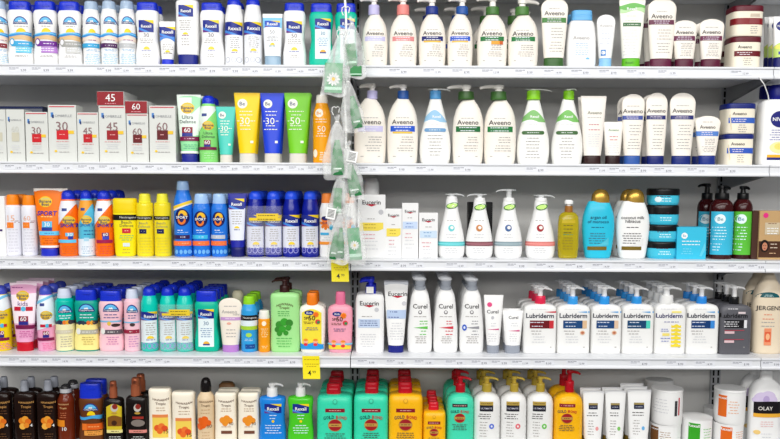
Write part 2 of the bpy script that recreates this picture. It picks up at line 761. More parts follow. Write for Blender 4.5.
FLIP = [(0, .88, .8, 2.6), (.015, .94, .92, 2.6), (.08, .99, 1, 2.6), (.2, 1, 1, 2.6), (.36, .925, 1, 2.6), (.5, .835, 1, 2.6), (.64, .86, 1, 2.6), (.8, .95, 1, 2.6), (.9, .965, 1, 2.6), (.96, .93, .95, 2.7), (1, .82, .85, 2.8)]


def arch_logo(it, xc, yc, w, h, bg=(40, 110, 200), text=True):
    it.ell(xc, yc + h * .5, w / 2, h, M((30, 60, 150)), 'emblem', 1)
    it.ell(xc, yc + h * .5, w * .43, h * .86, M((100, 190, 240)), 'emblem', 1)
    it.poly([(xc - w * .22, yc + h * .4), (xc + w * .22, yc + h * .4), (xc + w * .08, yc - h * .05), (xc, yc + h * .1), (xc - w * .06, yc - h * .02)], M('white'), 'emblem')
    it.rect(xc - w * .46, yc + h * .2, xc + w * .46, yc + h * .5, M((26, 48, 130)), 'emblem')
    if text:
        it.text('Coppertone', xc, yc + h * .35, w * .86, M('white'), bold=1, hpx=h * .26)


def sunny(it, y, sand=(226, 190, 140)):
    """sun, wave and beach printed across the bottle"""
    if sand:
        it.patch(it.px(-1), it.px(1), lambda t: y + 44 - 10 * math.sin(t * 3), y + 16, M(sand), 'label')
    it.ell(it.xc, y + 4, (it.x1 - it.x0) * .18, 22, M('yellow'), 'label', 1)
    it.patch(it.px(-1), it.px(1), lambda t: y + 17 + 4 * math.sin(t * 7), lambda t: y + 5 + 5 * math.sin(t * 6), M((60, 150, 225)), 'label')
    it.patch(it.px(-1), it.px(1), lambda t: y + 10 + 4 * math.sin(t * 6 + 1), lambda t: y + 5 + 4 * math.sin(t * 6 + 1), M((120, 205, 245)), 'label')


CAN = [(0, .9, .9, 2), (.008, .97, .97, 2), (.02, 1, 1, 2), (.5, 1, 1, 2)]


def can(it, yc, ys, mat, capm, capw=.78, style='dome', neck=None, name='body'):
    """aerosol can: cylinder to ys, shoulder to yc, cap above"""
    zs, zc = it.z(ys), it.z(yc)
    it.hw *= .98
    a = it.hw
    nk = (neck or capw)
    it.dep = 2 * a
    ro = [(0, .9 * a), (.002, .97 * a), (.005, a), (zs * .5, a), (zs, a), (zs + (zc - zs) * .4, a * (.3 * nk + .70)), (zs + (zc - zs) * .8, a * (.8 * nk + .2)), (zc, nk * a)]
    it.body([(z, r, r, 2) for z, r in ro], mat, name)
    r = capw * a
    hh = it.h - zc
    if style == 'dome':
        rings = [(zc, r), (zc + hh * .3, r * 1.0), (zc + hh * .6, r * .93), (zc + hh * .85, r * .74), (zc + hh * .97, r * .4), (it.h, r * .12)]
    else:
        rings = [(zc, r), (zc + hh * .35, r * 1.02), (zc + hh * .35, r * .97), (zc + hh * .8, r * .93), (zc + hh * .95, r * .85), (it.h, r * .6)]
    R0 = it.R
    mb = MB()
    it.R = loft(mb, [(z, q, q, 2) for z, q in rings], capm, 28)
    co = it.obj(mb, 'spray_cap')
    it.R = R0
    return co


def tube(it, ycap, cx0, cx1, mat, capm, arch=False, rib=True, capd=.034, crimp=None):
    """squeeze tube standing on its cap, flat seam at the top"""
    zc = it.z(ycap)
    ca, cb = (cx1 - cx0) / 2 * it.k, capd / 2
    it.dep = capd
    ox = it.x((cx0 + cx1) / 2)
    it.solid([(0, ca * .97, cb * .97, 2.2), (.001, ca, cb, 2.2), (zc - .001, ca * .985, cb * .985, 2.2), (zc, ca * .93, cb * .93, 2.2)], capm, 'cap', cx=ox * .0)
    H = it.h - zc
    rg = []
    K = 22
    for i in range(K + 1):
        t = 1 - (1 - i / K) ** 1.6
        w = ca * 1.0 + (it.hw - ca) * (t ** .85)
        if arch and t > .80:
            q = (t - .80) / .20
            w *= max(.16, math.sqrt(max(0, 1 - (q * .985) ** 2.3)))
        d = cb * (1 - t) ** .8 + .0012
        n = 2.2 + .6 * t
        rg.append((zc + t * H, w, d, n))
    it.body(rg, mat, sub=1, N=40)
    if crimp:
        # sealed seam band at the top
        z0 = it.h - .008
        it.solid([(z0, it.hw * 1.0, .0022, 4), (it.h + .0005, it.hw * 1.005, .0018, 4)], crimp, 'crimped_seam')
    return it


def boxit(it, mat, bev=.0006, name='carton'):
    mb = MB()
    v, f = box_geo(-it.hw, it.hw, -it.dep / 2, it.dep / 2, 0, it.h, bev)
    mb.add(v, f, mat)
    it.bodyobj = it.obj(mb, name, smooth=False)
    it.flat = True
    # folded end flap
    m2 = MB()
    v, f = box_geo(-it.hw * .97, it.hw * .97, -it.dep * .46, it.dep * .46, it.h, it.h + .0006)
    m2.add(v, f, mat)
    it.obj(m2, 'end_flap', smooth=False)
    return it


def jar(it, ylid, mat, lidm, n=2.0, lidw=1.0, foot=.94, ribs=False):
    """lid from ylid to the top"""
    zl = it.zf(ylid)
    a = it.hw
    b = it.dep / 2
    it.body([(0, a * foot, b * foot, n), (.003, a * (foot + .03), b * (foot + .03), n), (zl * .5, a * .975, b * .975, n), (zl, a * .98, b * .98, n)], mat)
    h = it.h - zl
    it.solid([(zl, a * lidw * .995, b * lidw * .995, n), (zl + h * .1, a * lidw, b * lidw, n), (zl + h * .7, a * lidw, b * lidw, n), (it.h - h * .12, a * lidw * .985, b * lidw * .985, n), (it.h - h * .03, a * lidw * .95, b * lidw * .95, n), (it.h, a * lidw * .88, b * lidw * .88, n)], lidm, 'lid', N=40)
    return it


def box_print(it, pts, mat, part='label'):
    it.poly(pts, mat, part)


# ================================================================== TOP SHELF
G = 'sunscreen bottles on the top shelf'
T = 'clear capped spray cans on the top shelf'
CAPB = M((26, 52, 205), .28)
CLR = M((196, 220, 246), .15, .3)


def cop_spray(cr, x0, x1, yt, ycap, ys, band, label, short, nb=0, row=0):
    it = It(row, cr, x0, x1, yt, .05, 'spray_can', label, 'spray can', T)
    can(it, ycap, ys, M('white', .25), CLR, .8, 'flat')
    h = (BASE[row] - ycap) / 246.0
    Y = lambda y: BASE[row] - (292 - y) * h
    arch_logo(it, it.xc, Y(90), (x1 - x0) * .66, 34 * h)
    sunny(it, Y(146), (240, 222, 208))
    it.rect(it.px(-1), Y(194), it.px(.92), Y(214), M(band), 'colour_band')
    it.lines(it.xc, Y(204), Y(204), 1, 40, M((235, 238, 245)), 'colour_band')
    it.lines(it.xc, Y(180), Y(184), 1, 46, M((170, 110, 170)))
    it.lines(it.xc, Y(222), Y(228), 2, 50, M((150, 190, 225)))
    it.lines(it.xc, Y(244), Y(284), 6, 66, M((178, 216, 238)))
    it.done()
    if nb:
        it.back(nb, .056, short)
    return it


cop_spray(0, -39, 40, 5, 45, 90, (150, 30, 50), 'white spray can with dark red band at left edge', 'white spray can with dark red band', 1)


def cop_flip(cr, x0, x1, yt, yc, band, band2, label, short):
    it = It(0, cr, x0, x1, yt, .044, 'sunscreen_bottle', label, 'bottle', G)
    it.prof(FLIP, it.z(yc), M('white'))
    arch_logo(it, it.px(-.05), yt + 82, (x1 - x0) * .54, 36)
    it.lines(it.xc, yt + 110, yt + 110, 1, 56, 'ink2')
    sunny(it, yt + 136)
    it.rect(it.px(-.72), yt + 178, it.px(.96), yt + 202, M(band), 'colour_band')
    it.ell(it.px(-.68), yt + 182, 12, 17, M(band), 'emblem')
    it.ell(it.px(-.68), yt + 182, 8, 12, M((240, 240, 245)), 'emblem')
    it.rect(it.px(-.42), yt + 204, it.px(.9), yt + 232, M(band2), 'colour_band')
    it.lines(it.px(.15), yt + 190, yt + 190, 1, 60, M((235, 235, 240)), 'colour_band')
    it.lines(it.px(.2), yt + 212, yt + 222, 2, 70, M((235, 238, 245)), 'colour_band')
    it.lines(it.px(0), yt + 244, yt + 250, 2, 60, 'ink2')
    flip_cap(it, yc, CAPB, .82)
    it.done()
    it.back(1, .048, short)


cop_flip(0, 40, 155, 10, 50, (60, 170, 220), (110, 205, 238), 'white sunscreen bottle with blue flip cap and cyan band', 'white bottle with cyan band')
cop_flip(0, 158, 268, 10, 50, (125, 45, 165), (185, 130, 210), 'white sunscreen bottle with blue flip cap and purple band', 'white bottle with purple band')
cop_flip(0, 270, 378, 12, 53, (165, 165, 160), (205, 205, 202), 'white sunscreen bottle with blue flip cap and gray band', 'white bottle with gray band')
cop_spray(0, 383, 462, 8, 48, 92, (60, 170, 220), 'white spray can with clear blue cap and cyan band', 'white spray can with cyan band', 1)
cop_spray(0, 465, 543, 6, 46, 90, (90, 40, 100), 'white spray can with clear blue cap and dark plum band', 'white spray can with plum band', 1)
cop_spray(0, 547, 625, 6, 46, 90, (190, 192, 194), 'white spray can with clear blue cap and pale gray band', 'white spray can with pale gray band', 1)


def rex_flip(row, cr, x0, x1, yt, yc, lab, label, short, mat='white', spf='30', nb=1, group=G, teal=False):
    it = It(row, cr, x0, x1, yt, .044, 'sunscreen_bottle', label, 'bottle', group)
    it.prof(FLIP, it.z(yc), M(mat))
    lx0, ly0, lx1, ly1 = lab
    if teal:
        it.rect(lx0, ly0, lx1, 270 if row == 0 else 342, M((232, 244, 246)), 'label')
        it.text(spf, (lx0 + lx1) / 2, ly1 + 20, 20, M((90, 130, 170)))
        it.lines((lx0 + lx1) / 2, ly1 + 42, ly1 + 76, 5, (lx1 - lx0) * .8, M((120, 150, 190)))
        yl = ly1 + 92
        it.ell((lx0 + lx1) / 2, yl + 14, 13, 11, M((240, 180, 60)), 'label', 1)
        it.rect((lx0 + lx1) / 2 - 14, yl + 14, (lx0 + lx1) / 2 + 14, yl + 20, M((40, 60, 150)), 'label')
    else:
        xm = (lx0 + lx1) / 2
        it.text(spf, xm, ly1 + 14, 24, M((130, 120, 130)))
        it.lines(xm, ly1 + 32, ly1 + 48, 3, (lx1 - lx0) * .95, 'ink2')
        it.ell(xm, ly1 + 80, 14, 14, M((244, 214, 70)), 'label', 1)
        it.lines(xm, ly1 + 86, ly1 + 86, 1, 46, M((110, 120, 190)))
        it.lines(xm, ly1 + 104, ly1 + 112, 2, 40, 'ink2')
        it.lines(xm, ly1 + 132, ly1 + 132, 1, 66, M((215, 215, 218)))
    rexall_mark(it, lx0, ly0, lx1, ly1)
    flip_cap(it, yc, CAPB, .84)
    it.done()
    if nb:
        it.back(nb, .048, short)
    return it


rex_flip(0, 0, 625, 735, 15, 52, (640, 92, 705, 147), 'white sunscreen bottle with blue logo square, beside small tube', 'white bottle left of the small white tube')

it = It(0, 1, -2, 72, 100, .03, 'sunscreen_tube', 'small white tube with blue end cap, short beside taller blue-capped bottle', 'tube', 'sunscreen tubes on the top shelf')
tube(it, 275, 8, 62, M('white'), M('blue'), crimp=M('white'))
rexall_mark(it, -1, 120, 71, 168)
it.patch(0, 70, lambda t: 190 - 16 * math.sin(t * PI), 166, M((80, 140, 225)))
it.lines(34, 205, 225, 3, 46, 'ink2')
it.ell(34, 240, 10, 10, M('yellow'), 'label', 1)
it.lines(34, 244, 244, 1, 36, 'ink')
it.done()

it = It(0, 1, 78, 181, 5, .046, 'sunscreen_bottle', 'tall white bottle standing upside down on a dark blue cap', 'bottle', G)
zc = it.z(255)
it.solid([(0, it.hw * .8, .02, 3), (.001, it.hw * .83, .021, 3), (zc, it.hw * .86, .0215, 3)], M((18, 34, 140)), 'cap')
it.prof([(0, .88, .9, 3), (.02, .93, .97, 3), (.3, .97, 1, 3), (.75, 1, 1, 3), (.94, 1, .95, 3.2), (.985, .95, .85, 3.2), (1, .85, .7, 3)], it.h, M('white'), z0=zc)
rexall_mark(it, 88, 22, 154, 76)
it.lines(118, 95, 135, 5, 62, 'ink2')
it.ell(118, 158, 12, 10, M('yellow'), 'label', 1)
it.lines(118, 163, 163, 1, 46, M((150, 60, 130)))
it.lines(118, 178, 205, 3, 40, 'ink2')
it.done()

rex_flip(0, 1, 185, 297, 17, 52, (200, 92, 270, 147), 'white sunscreen bottle with blue flip cap, right of the upside-down bottle', 'white bottle right of the upside-down one', spf='30')


def rex_can(row, cr, x0, x1, yt, yc, ys, mat, mark, label, short, lab=(240, 242, 246), nb=0, group='aerosol sunscreen cans', bot=None, cap=CAPB, ybot=None, twin=False):
    it = It(row, cr, x0, x1, yt, .05, 'spray_can', label, 'spray can', group + ' on the ' + SHN[row])
    can(it, yc, ys, M(mat, .22), cap, .76)
    b = BASE[row]
    yb = ybot or b
    it.rect(it.px(-.96), mark[1], it.px(.9), yb, M(lab), 'label')
    if bot:
        it.rect(it.px(-.94), yb - 0, it.px(.94), b - 4, M(bot), 'label')
    y0, y1 = mark
    rexall_mark(it, it.px(-.96), y0, it.px(.92), y1)
    q = y1 + 12
    it.lines(it.xc, q, q + 46, 6, (x1 - x0) * .55, 'ink2')
    it.ell(it.xc, q + 64, 13, 12, M((246, 214, 60)), 'label', 1)
    it.lines(it.xc, q + 69, q + 69, 1, (x1 - x0) * .45, M((110, 90, 170)))
    for k, xx in enumerate((-.7, -.1, .45)):
        yy = b - 24
        it.ell(it.px(xx), yy, (x1 - x0) * .13, 13, M((200, 202, 210) if not bot else (150, 150, 215)), 'label')
        it.ell(it.px(xx), yy, (x1 - x0) * .09, 9, M(lab if not bot else bot), 'label')
    it.done()
    if nb:
        it.back(nb, .054, short)
    return it


rex_can(0, 1, 300, 384, -8, 28, 92, 'white', (100, 160), 'white spray can with rounded blue cap, left of its twin', 'left white can with rounded blue cap', nb=1)
rex_can(0, 1, 387, 470, -10, 28, 92, 'white', (100, 158), 'white spray can with rounded blue cap, right one of the pair', 'right white can with rounded blue cap', nb=0)

it = It(0, 1, 472, 563, 65, .03, 'sunscreen_tube', 'white and pale blue tube on a translucent blue-gray cap', 'tube', 'sunscreen tubes on the top shelf')
tube(it, 260, 482, 556, M((240, 244, 248)), M((150, 178, 200), .2), crimp=M('white'))
it.patch(474, 560, lambda t: 128 - 12 * math.sin(t * PI), 78, M((130, 200, 240)))
rexall_mark(it, 482, 92, 550, 122, c=(30, 80, 190))
it.text('50', 516, 145, 22, M('ink2'))
it.lines(516, 165, 185, 4, 56, 'ink2')
it.ell(516, 206, 10, 10, M('yellow'), 'label', 1)
it.lines(516, 211, 211, 1, 36, M((80, 140, 150)))
it.done()

rex_flip(0, 1, 565, 671, 18, 54, (582, 97, 650, 150), 'white sunscreen bottle with blue flip cap, left of the teal bottles', 'white bottle left of the teal ones', spf='50', nb=0)
rex_flip(0, 2, 42, 155, 20, 60, (70, 85, 140, 133), 'teal sunscreen bottle with blue flip cap, fully in view', 'teal bottle', mat=(0, 192, 160), spf='30', nb=0, teal=True)
rex_flip(0, 2, 159, 264, 20, 60, (185, 85, 250, 133), 'teal sunscreen bottle half hidden behind the hanging bags', 'teal bottle behind the bags', mat=(0, 192, 160), spf='30', nb=0, teal=True)

LAV, PNK, NVY, BLU, GRN = (196, 190, 232), (232, 150, 145), (26, 34, 110), (40, 84, 200), (74, 128, 60)
aveeno(0, 2, 285, 402, 25, 68, 313, 365, -12, 190, LAV, (198, 194, 230), 'cream pump bottle with lavender collar and lavender band', 'lavender-collared pump bottle')
aveeno(0, 2, 410, 536, 25, 68, 443, 501, -12, 195, (236, 140, 134), (226, 140, 140), 'cream pump bottle with pink collar and pink band', 'pink-collared pump bottle')
aveeno(0, 2, 545, 668, 32, 66, 575, 633, -8, 195, (36, 60, 150), (24, 34, 120), 'cream pump bottle with navy collar, navy band edged yellow', 'navy-collared pump bottle', 1, under=(240, 190, 60))
aveeno(0, 2, 676, 792, 32, 66, 714, 770, -10, 200, (44, 96, 180), (44, 90, 205), 'cream pump bottle with mid blue collar, blue band edged yellow', 'blue-collared pump bottle', 1, under=(240, 196, 80))
aveeno(0, 3, 78, 215, 34, 68, 116, 178, -14, 188, (78, 130, 60), (40, 130, 66), 'cream pump bottle with green collar and orange patch under the band', 'green-collared pump bottle with orange patch', 1, extra=True)
aveeno(0, 3, 220, 358, 34, 70, 250, 314, -2, 5, (86, 140, 66), (40, 136, 70), 'cream pump bottle with green collar, spout pointing right', 'green-collared pump bottle with right-pointing spout', 1)


def av_tube(row, cr, x0, x1, yt, ycap, cx0, cx1, cap, band, ytxt, yb0, yb1, label, short, nb=0, group=None, tw=.68, yf=.035, body='ivory', pale=False):
    it = It(row, cr, x0, x1, yt, .034, 'cream_tube', label, 'tube', group or 'cream tubes on the ' + SHN[row], yf)
    tube(it, ycap, cx0, cx1, M(body), M(cap), arch=True)
    w = x1 - x0
    it.lines(it.xc, ytxt - 22, ytxt - 21, 1, w * .5, 'ink2')
    it.text('Aveeno', it.xc, ytxt, w * tw, M('ink2' if pale else 'ink'), bold=1)
    if yb0:
        it.rect(it.px(-.84), yb0, it.px(.8), yb1, M(band), 'colour_band')
        it.lines(it.xc, yb0 + 6, yb1 - 6, 2, w * .6, M((215, 205, 220)), 'colour_band')
    else:
        yb1 = ytxt + 20
    hh = ycap - yb1
    it.lines(it.px(.2), yb1 + hh * .16, yb1 + hh * .42, 4, w * .5, 'ink2')
    it.lines(it.px(.15), yb1 + hh * .55, yb1 + hh * .8, 4, w * .5, 'ink2')
    it.done()
    if nb:
        it.back(nb, .05, short)
    return it


av_tube(0, 3, 365, 496, -8, 268, 380, 470, (58, 104, 46), (70, 140, 60), 57, 78, 101, 'tall cream tube with dark green cap and green band', 'tall cream tube with green cap')

it = It(0, 3, 486, 622, 52, .05, 'lotion_bottle', 'white lotion bottle with light blue square cap', 'bottle', yf=.04)
it.prof([(0, .9, .85, 3), (.02, .96, .95, 3), (.2, 1, 1, 3), (.55, .98, 1, 3), (.82, .9, .95, 3), (.95, .82, .85, 3), (1, .7, .7, 3)], it.z(97), M('white'))
flip_cap(it, 98, M((110, 185, 238)), .70)
it.text('Aveeno', 556, 173, 72, M('ink2'), bold=1)
it.lines(556, 150, 151, 1, 60, 'ltgray')
it.lines(560, 200, 250, 6, 70, M((176, 200, 232)))
it.ell(586, 272, 9, 9, M((120, 190, 238)), 'label', 1)
it.done()
it.back(1, .055, 'white bottle with light blue cap')

it = It(0, 3, 622, 713, 68, .03, 'cream_tube', 'small white tube with light blue cap and blue square mark', 'tube', 'cream tubes on the top shelf')
tube(it, 270, 636, 692, M('white'), M((140, 196, 240)), arch=True)
it.text('Aveeno', 668, 115, 56, M('ink2'))
it.lines(668, 140, 200, 6, 54, M((200, 205, 220)))
it.rect(648, 228, 670, 256, M((60, 130, 205)))
it.ell(659, 242, 8, 8, M('white'), 'label')
it.done()

it = It(0, 4, 36, 158, -8, .036, 'cream_tube', 'tall cream tube with bright green top wave and bright green cap', 'tube', 'cream tubes on the top shelf')
tube(it, 270, 50, 132, M((244, 244, 234)), M((96, 186, 30)))
it.patch(38, 157, lambda t: 42 + 9 * math.sin(t * 6), lambda t: 16 + 8 * math.sin(t * 5 + 2), M((110, 186, 90)), 'label')
it.patch(42, 155, lambda t: 50 + 7 * math.sin(t * 6 + 1), lambda t: 36 + 7 * math.sin(t * 6), M((190, 226, 170)), 'label')
it.text('Rexall', 96, 36, 44, M('white'), bold=2)
it.rect(58, 101, 138, 118, M((70, 120, 74)), 'colour_band')
it.lines(98, 110, 110, 1, 66, M((210, 220, 205)), 'colour_band')
it.lines(96, 70, 92, 2, 60, M((200, 210, 190)))
it.lines(94, 135, 250, 9, 64, 'ltgray')
it.text('Rexall', 92, 287, 30, M((60, 110, 30)))
it.done()

av_tube(0, 4, 165, 303, -6, 272, 177, 277, (104, 28, 64), (112, 42, 76), 71, 88, 110, 'tall cream tube with burgundy cap, right of the bright green tube', 'tall burgundy-capped tube', 2)
av_tube(0, 4, 284, 399, 94, 273, 296, 380, (92, 20, 52), (118, 46, 84), 145, 162, 184, 'short cream tube with burgundy cap, left of its pair', 'left short burgundy-capped tube', 1)
av_tube(0, 4, 404, 524, 88, 274, 410, 500, (96, 20, 54), (118, 40, 80), 144, 162, 184, 'short cream tube with burgundy cap, beside the jars', 'right short burgundy-capped tube', 1)

BRG = (104, 14, 36)


def av_jar(row, cr, x0, x1, yt, ylid, ybot, lid, band, label, zb, txt=True, plain=False):
    w = (x1 - x0)
    it = It(row, cr, x0, x1, yt, .085, 'cream_jar', label, 'jar', 'stacked cream jars on the ' + SHN[row], zb=zb, ref=.4)
    it.hw *= .95
    jar(it, ylid, M((242, 234, 214)), M(lid), n=4)
    h = ybot - ylid
    if plain:
        it.rect(it.px(-.96), ylid + h * .27, it.px(.96), ylid + h * .52, M(band), 'colour_band')
        it.rect(it.px(.3), ylid + h * .1, it.px(.85), ylid + h * .22, M((205, 190, 170)))
        it.rect(it.px(.25), ylid + h * .3, it.px(.85), ylid + h * .49, M((150, 60, 66)), 'colour_band')
        it.lines(it.px(.55), ylid + h * .6, ylid + h * .85, 4, w * .25, 'ink2')
    else:
        it.text('Aveeno', it.px(.1), ylid + h * .2, w * .42, M('ink'), bold=1)
        it.rect(it.px(-.72 if lid == BRG else -.6), ylid + h * .36, it.px(.9), ylid + h * .58, M(band), 'colour_band')
        it.lines(it.px(.1), ylid + h * .43, ylid + h * .51, 2, w * .45, M((225, 215, 220)), 'colour_band')
        it.lines(it.px(.3), ylid + h * .66, ylid + h * .92, 4, w * .3, 'ink2')
        if lid != BRG:
            for k in range(5):
                it.ell(it.px(-.5) + k * 2, ylid + h * (.3 + .12 * k), 2.2, h * .08, M((228, 216, 184)), 'emblem')
    it.done()
    return it


j = av_jar(0, 4, 539, 686, 168, 192, 305, BRG, (116, 20, 34), 'lower cream jar with burgundy lid, under another jar', 0)
av_jar(0, 4, 540, 692, 25, 50, 168, BRG, (146, 24, 34), 'upper cream jar with burgundy lid, on top of a jar', j.h + .0008, plain=True)
it = It(0, 4, 500, 541, 178, .02, 'cream_tube', 'cream tube half hidden behind the burgundy-lidded jars', 'tube', yf=.14)
tube(it, 290, 504, 538, M('offw'), M(BRG), capd=.024)
it.rect(508, 235, 532, 262, M((90, 20, 30)), 'colour_band')
it.done()

for k, (xa, xb, lab) in enumerate(((745, 800, 'white and green tube with navy cap at the right edge'), (722, 782, 'white and green tube with navy cap, second behind the right edge'), (703, 762, 'white and green tube with navy cap, third behind the right edge'))):
    it = It(0, 4, xa, xb + 20, 76 + k, .034, 'cream_tube', lab, 'tube', 'white and green tubes on the top shelf', .045 + .038 * k)
    tube(it, 266, xa + 6, xb + 14, M('white'), M((14, 22, 110)))
    it.patch(xa + 2, xb + 16, lambda t: 262, lambda t: 215 - 20 * math.sin(t * 4), M((196, 224, 120)))
    it.ell(it.px(-.2), 215, 14, 10, M((240, 232, 110)))
    it.ell(it.px(.1), 116, 26, 24, M((20, 34, 130)), 'emblem')
    it.text('NIVEA', it.px(.1), 116, 40, M('white'), bold=1)
    it.rect(it.px(-.2), 236, it.px(.9), 250, M((40, 60, 170)))
    it.done()

# ================================================================== SECOND SHELF
RB = M((196, 20, 34))


def ombr(x0, x1, yt, num, sq, label, tan=False, big=False, cr=0, dep=.055, nb=0, short=None, yf=.035):
    it = It(1, cr, x0, x1, yt, dep, 'sunscreen_box', label, 'box', 'white sunscreen cartons on the second shelf', yf)
    boxit(it, M((212, 214, 209), .3))
    w = x1 - x0
    H = 358 - yt
    y = lambda t: yt + t * H
    ty = .18 if big else .19
    it.rect(it.px(-.80), y(ty - .05), it.px(-.62), y(ty + .03), M((70, 130, 200)), 'emblem')
    it.rect(it.px(-.72), y(ty - .01), it.px(-.58), y(ty + .05), M((34, 60, 120)), 'emblem')
    it.text('OMBRELLE', it.px(.1), y(ty + .01), w * .6, M((150, 152, 156)), bold=0)
    if num:
        it.text(num, it.px(-.02), y(.375), w * .42, M((136, 104, 106) if not tan else (205, 205, 196)), 'lettering')
    it.rect(it.px(-.42), y(.43), it.px(.04 if big else .42), y(.61), M(sq), 'colour_square') if False else it.rect(it.px(-.42), y(.44), it.px(.42), y(.61), M(sq), 'colour_square')
    if not tan:
        it.lines(it.px(0), y(.52), y(.52), 1, w * .26, M((230, 170, 170)), 'colour_square')
        it.rect(it.px(.42), y(.45), it.px(.82), y(.51), M((240, 196, 50)), 'colour_square')
        it.lines(it.px(0), y(.645), y(.65), 1, w * .6, M((220, 150, 150)))
        it.rect(it.px(-.9), y(.02), it.px(.9), y(.035), M((214, 60, 80)))
    it.lines(it.px(0), y(.69), y(.76), 3, w * .5, 'ltgray')
    it.ell(it.px(-.5), y(.815), 6, 5, M((240, 200, 40)), 'emblem')
    it.lines(it.px(.1), y(.83), y(.84), 1, w * .5, 'ink2')
    it.done()
    if nb:
        it.back(nb, dep + .002, short)
    return it


ombr(-28, 25, 130, None, (200, 196, 176), 'plain white carton with tan square, cut off by the left edge', True)
ombr(28, 106, 130, '60', (200, 196, 176), 'white carton with tan square, second from the left end', True)
ombr(111, 209, 141, '30', (202, 22, 34), 'short white carton marked 30 with bright red square')
ombr(212, 335, 110, '30', (206, 24, 36), 'tall white carton marked 30 with bright red square', big=True)
ombr(338, 431, 143, '45', (190, 18, 32), 'short white carton marked 45 with red square')
a = ombr(434, 552, 113, '45', (168, 16, 30), 'tall white carton marked 45 under a lying red carton', big=True)
b = ombr(555, 650, 148, '60', (112, 8, 20), 'short white carton marked 60 under a lying red carton')
ombr(655, 770, 113, '60', (104, 8, 20), 'tall white carton marked 60 with dark red square', big=True)


def lying(x0, x1, yt, num, base, label, dep):
    it = It(1, 0, x0, x1, yt, dep, 'sunscreen_box', label, 'box', 'red-topped cartons lying on other cartons', zb=base.h + .0008)
    boxit(it, M((226, 226, 224), .3))
    yb = it_y(it, 0)
    it.rect(x0 + 1, yt + 1, x1 - 1, yb - 1, M((158, 12, 32)), 'front_panel')
    h = yb - yt
    it.text(num, it.xc, yt + h * .45, (x1 - x0) * .36, M('white'))
    it.lines(it.xc, yt + h * .86, yt + h * .87, 1, (x1 - x0) * .55, M((225, 150, 160)))
    it.done()


lying(428, 546, 50, '45', a, 'red-fronted carton marked 45 lying across the tall white carton', .13)
lying(550, 648, 92, '60', b, 'red-fronted carton marked 60 lying across the short white carton', .10)
# cartons behind the short ones at the left end
it = It(1, 0, -20, 190, 116, .05, 'sunscreen_box', 'dark blue topped carton lying behind the cartons at the left end', 'box', yf=.12)
boxit(it, M((28, 44, 96)))
it.rect(-18, 126, 188, 150, M((120, 124, 136)))
it.done()


def banana(it, xc, yc, w, h):
    it.ell(xc, yc, w / 2, h / 2, M((240, 196, 40)), 'emblem')
    it.rect(xc - w * .5, yc - h * .22, xc + w * .5, yc + h * .12, M((240, 200, 50)), 'emblem')
    it.ell(xc, yc - h * .2, w * .36, h * .16, M((214, 200, 120)), 'emblem', 1)
    it.text('Banana', xc, yc - h * .05, w * .9, M((40, 54, 120)), 'emblem', bold=1)
    it.text('Boat', xc, yc + h * .24, w * .55, M((40, 54, 120)), 'emblem', bold=1)


it = It(1, 1, 76, 181, 65, .034, 'sunscreen_tube', 'white and mint tube on dark blue cap with a plum stripe', 'tube', 'sunscreen tubes on the second shelf')
tube(it, 322, 96, 166, M((150, 226, 164)), M((28, 40, 150)), crimp=M((236, 244, 238)))
it.patch(76, 181, lambda t: 262 - 22 * t, 74, M((226, 240, 228)), 'label')
it.patch(140, 180, lambda t: 150 - 40 * t, 74, M((160, 226, 176)), 'label')
banana(it, 122, 122, 58, 50)
it.text('Ultra', 122, 162, 46, M((60, 66, 76)))
it.text('Defense', 122, 182, 66, M((60, 66, 76)))
it.rect(98, 206, 142, 232, M((150, 20, 50)), 'spf_block')
it.text('60', 120, 219, 26, M('white'), bold=1)
it.rect(98, 232, 142, 247, M((40, 50, 150)), 'spf_block')
it.rect(90, 248, 168, 267, M((130, 20, 76)), 'colour_band')
it.lines(128, 257, 258, 1, 60, M((230, 190, 210)), 'colour_band')
it.lines(130, 284, 300, 3, 60, M((110, 190, 150)))
it.rect(90, 312, 168, 322, M('white'))
it.done()
it.back(1, .037, 'white and mint tube with a plum stripe')


def spray_bb(row, cr, x0, x1, yt, yc, ys, mat, top, label, short, bname='Ultra', col='white', spf=True, nb=1, sp='60', cap=CAPB, low=None, group=None, split=.29, slant=.2):
    """aerosol with a slanting pale top, oval emblem and a plum stripe"""
    it = It(row, cr, x0, x1, yt, .05, 'spray_can', label, 'spray can', group or 'aerosol sunscreen cans on the ' + SHN[row])
    can(it, yc, ys + 18, M(mat, .24), cap, .68)
    b = BASE[row]
    H = b - yc
    y = lambda t: yc + t * H
    w = x1 - x0
    it.wrap(y(.03), y(split), M(top), 'top_panel', fb=lambda u: -u * H * slant)
    it.rect(it.px(-.7), y(.16), it.px(-.2), y(.21), M((60, 76, 150)), 'label')
    banana(it, it.px(-.1), y(.37), w * .56, H * .16)
    return it, y, w, H


it, y, w, H = spray_bb(1, 1, 172, 256, 68, 106, 150, (138, 222, 120), (232, 242, 234), 'white and green spray can with blue dome cap and plum stripe', '')
it.text('Ultra', it.px(-.1), y(.5), w * .42, M((60, 66, 76)))
it.text('Defense', it.px(-.1), y(.56), w * .6, M((60, 66, 76)))
it.rect(it.px(-.5), y(.62), it.px(.15), y(.70), M((150, 20, 50)), 'spf_block')
it.text('60', it.px(-.18), y(.66), w * .26, M('white'), bold=1)
it.rect(it.px(-.5), y(.70), it.px(.15), y(.735), M((40, 50, 150)), 'spf_block')
it.rect(it.px(-.95), y(.74), it.px(.75), y(.79), M((130, 20, 76)), 'colour_band')
it.lines(it.xc, y(.85), y(.93), 3, w * .6, M((180, 230, 170)))
it.done()
it.back(1, .054, 'white and green spray can')


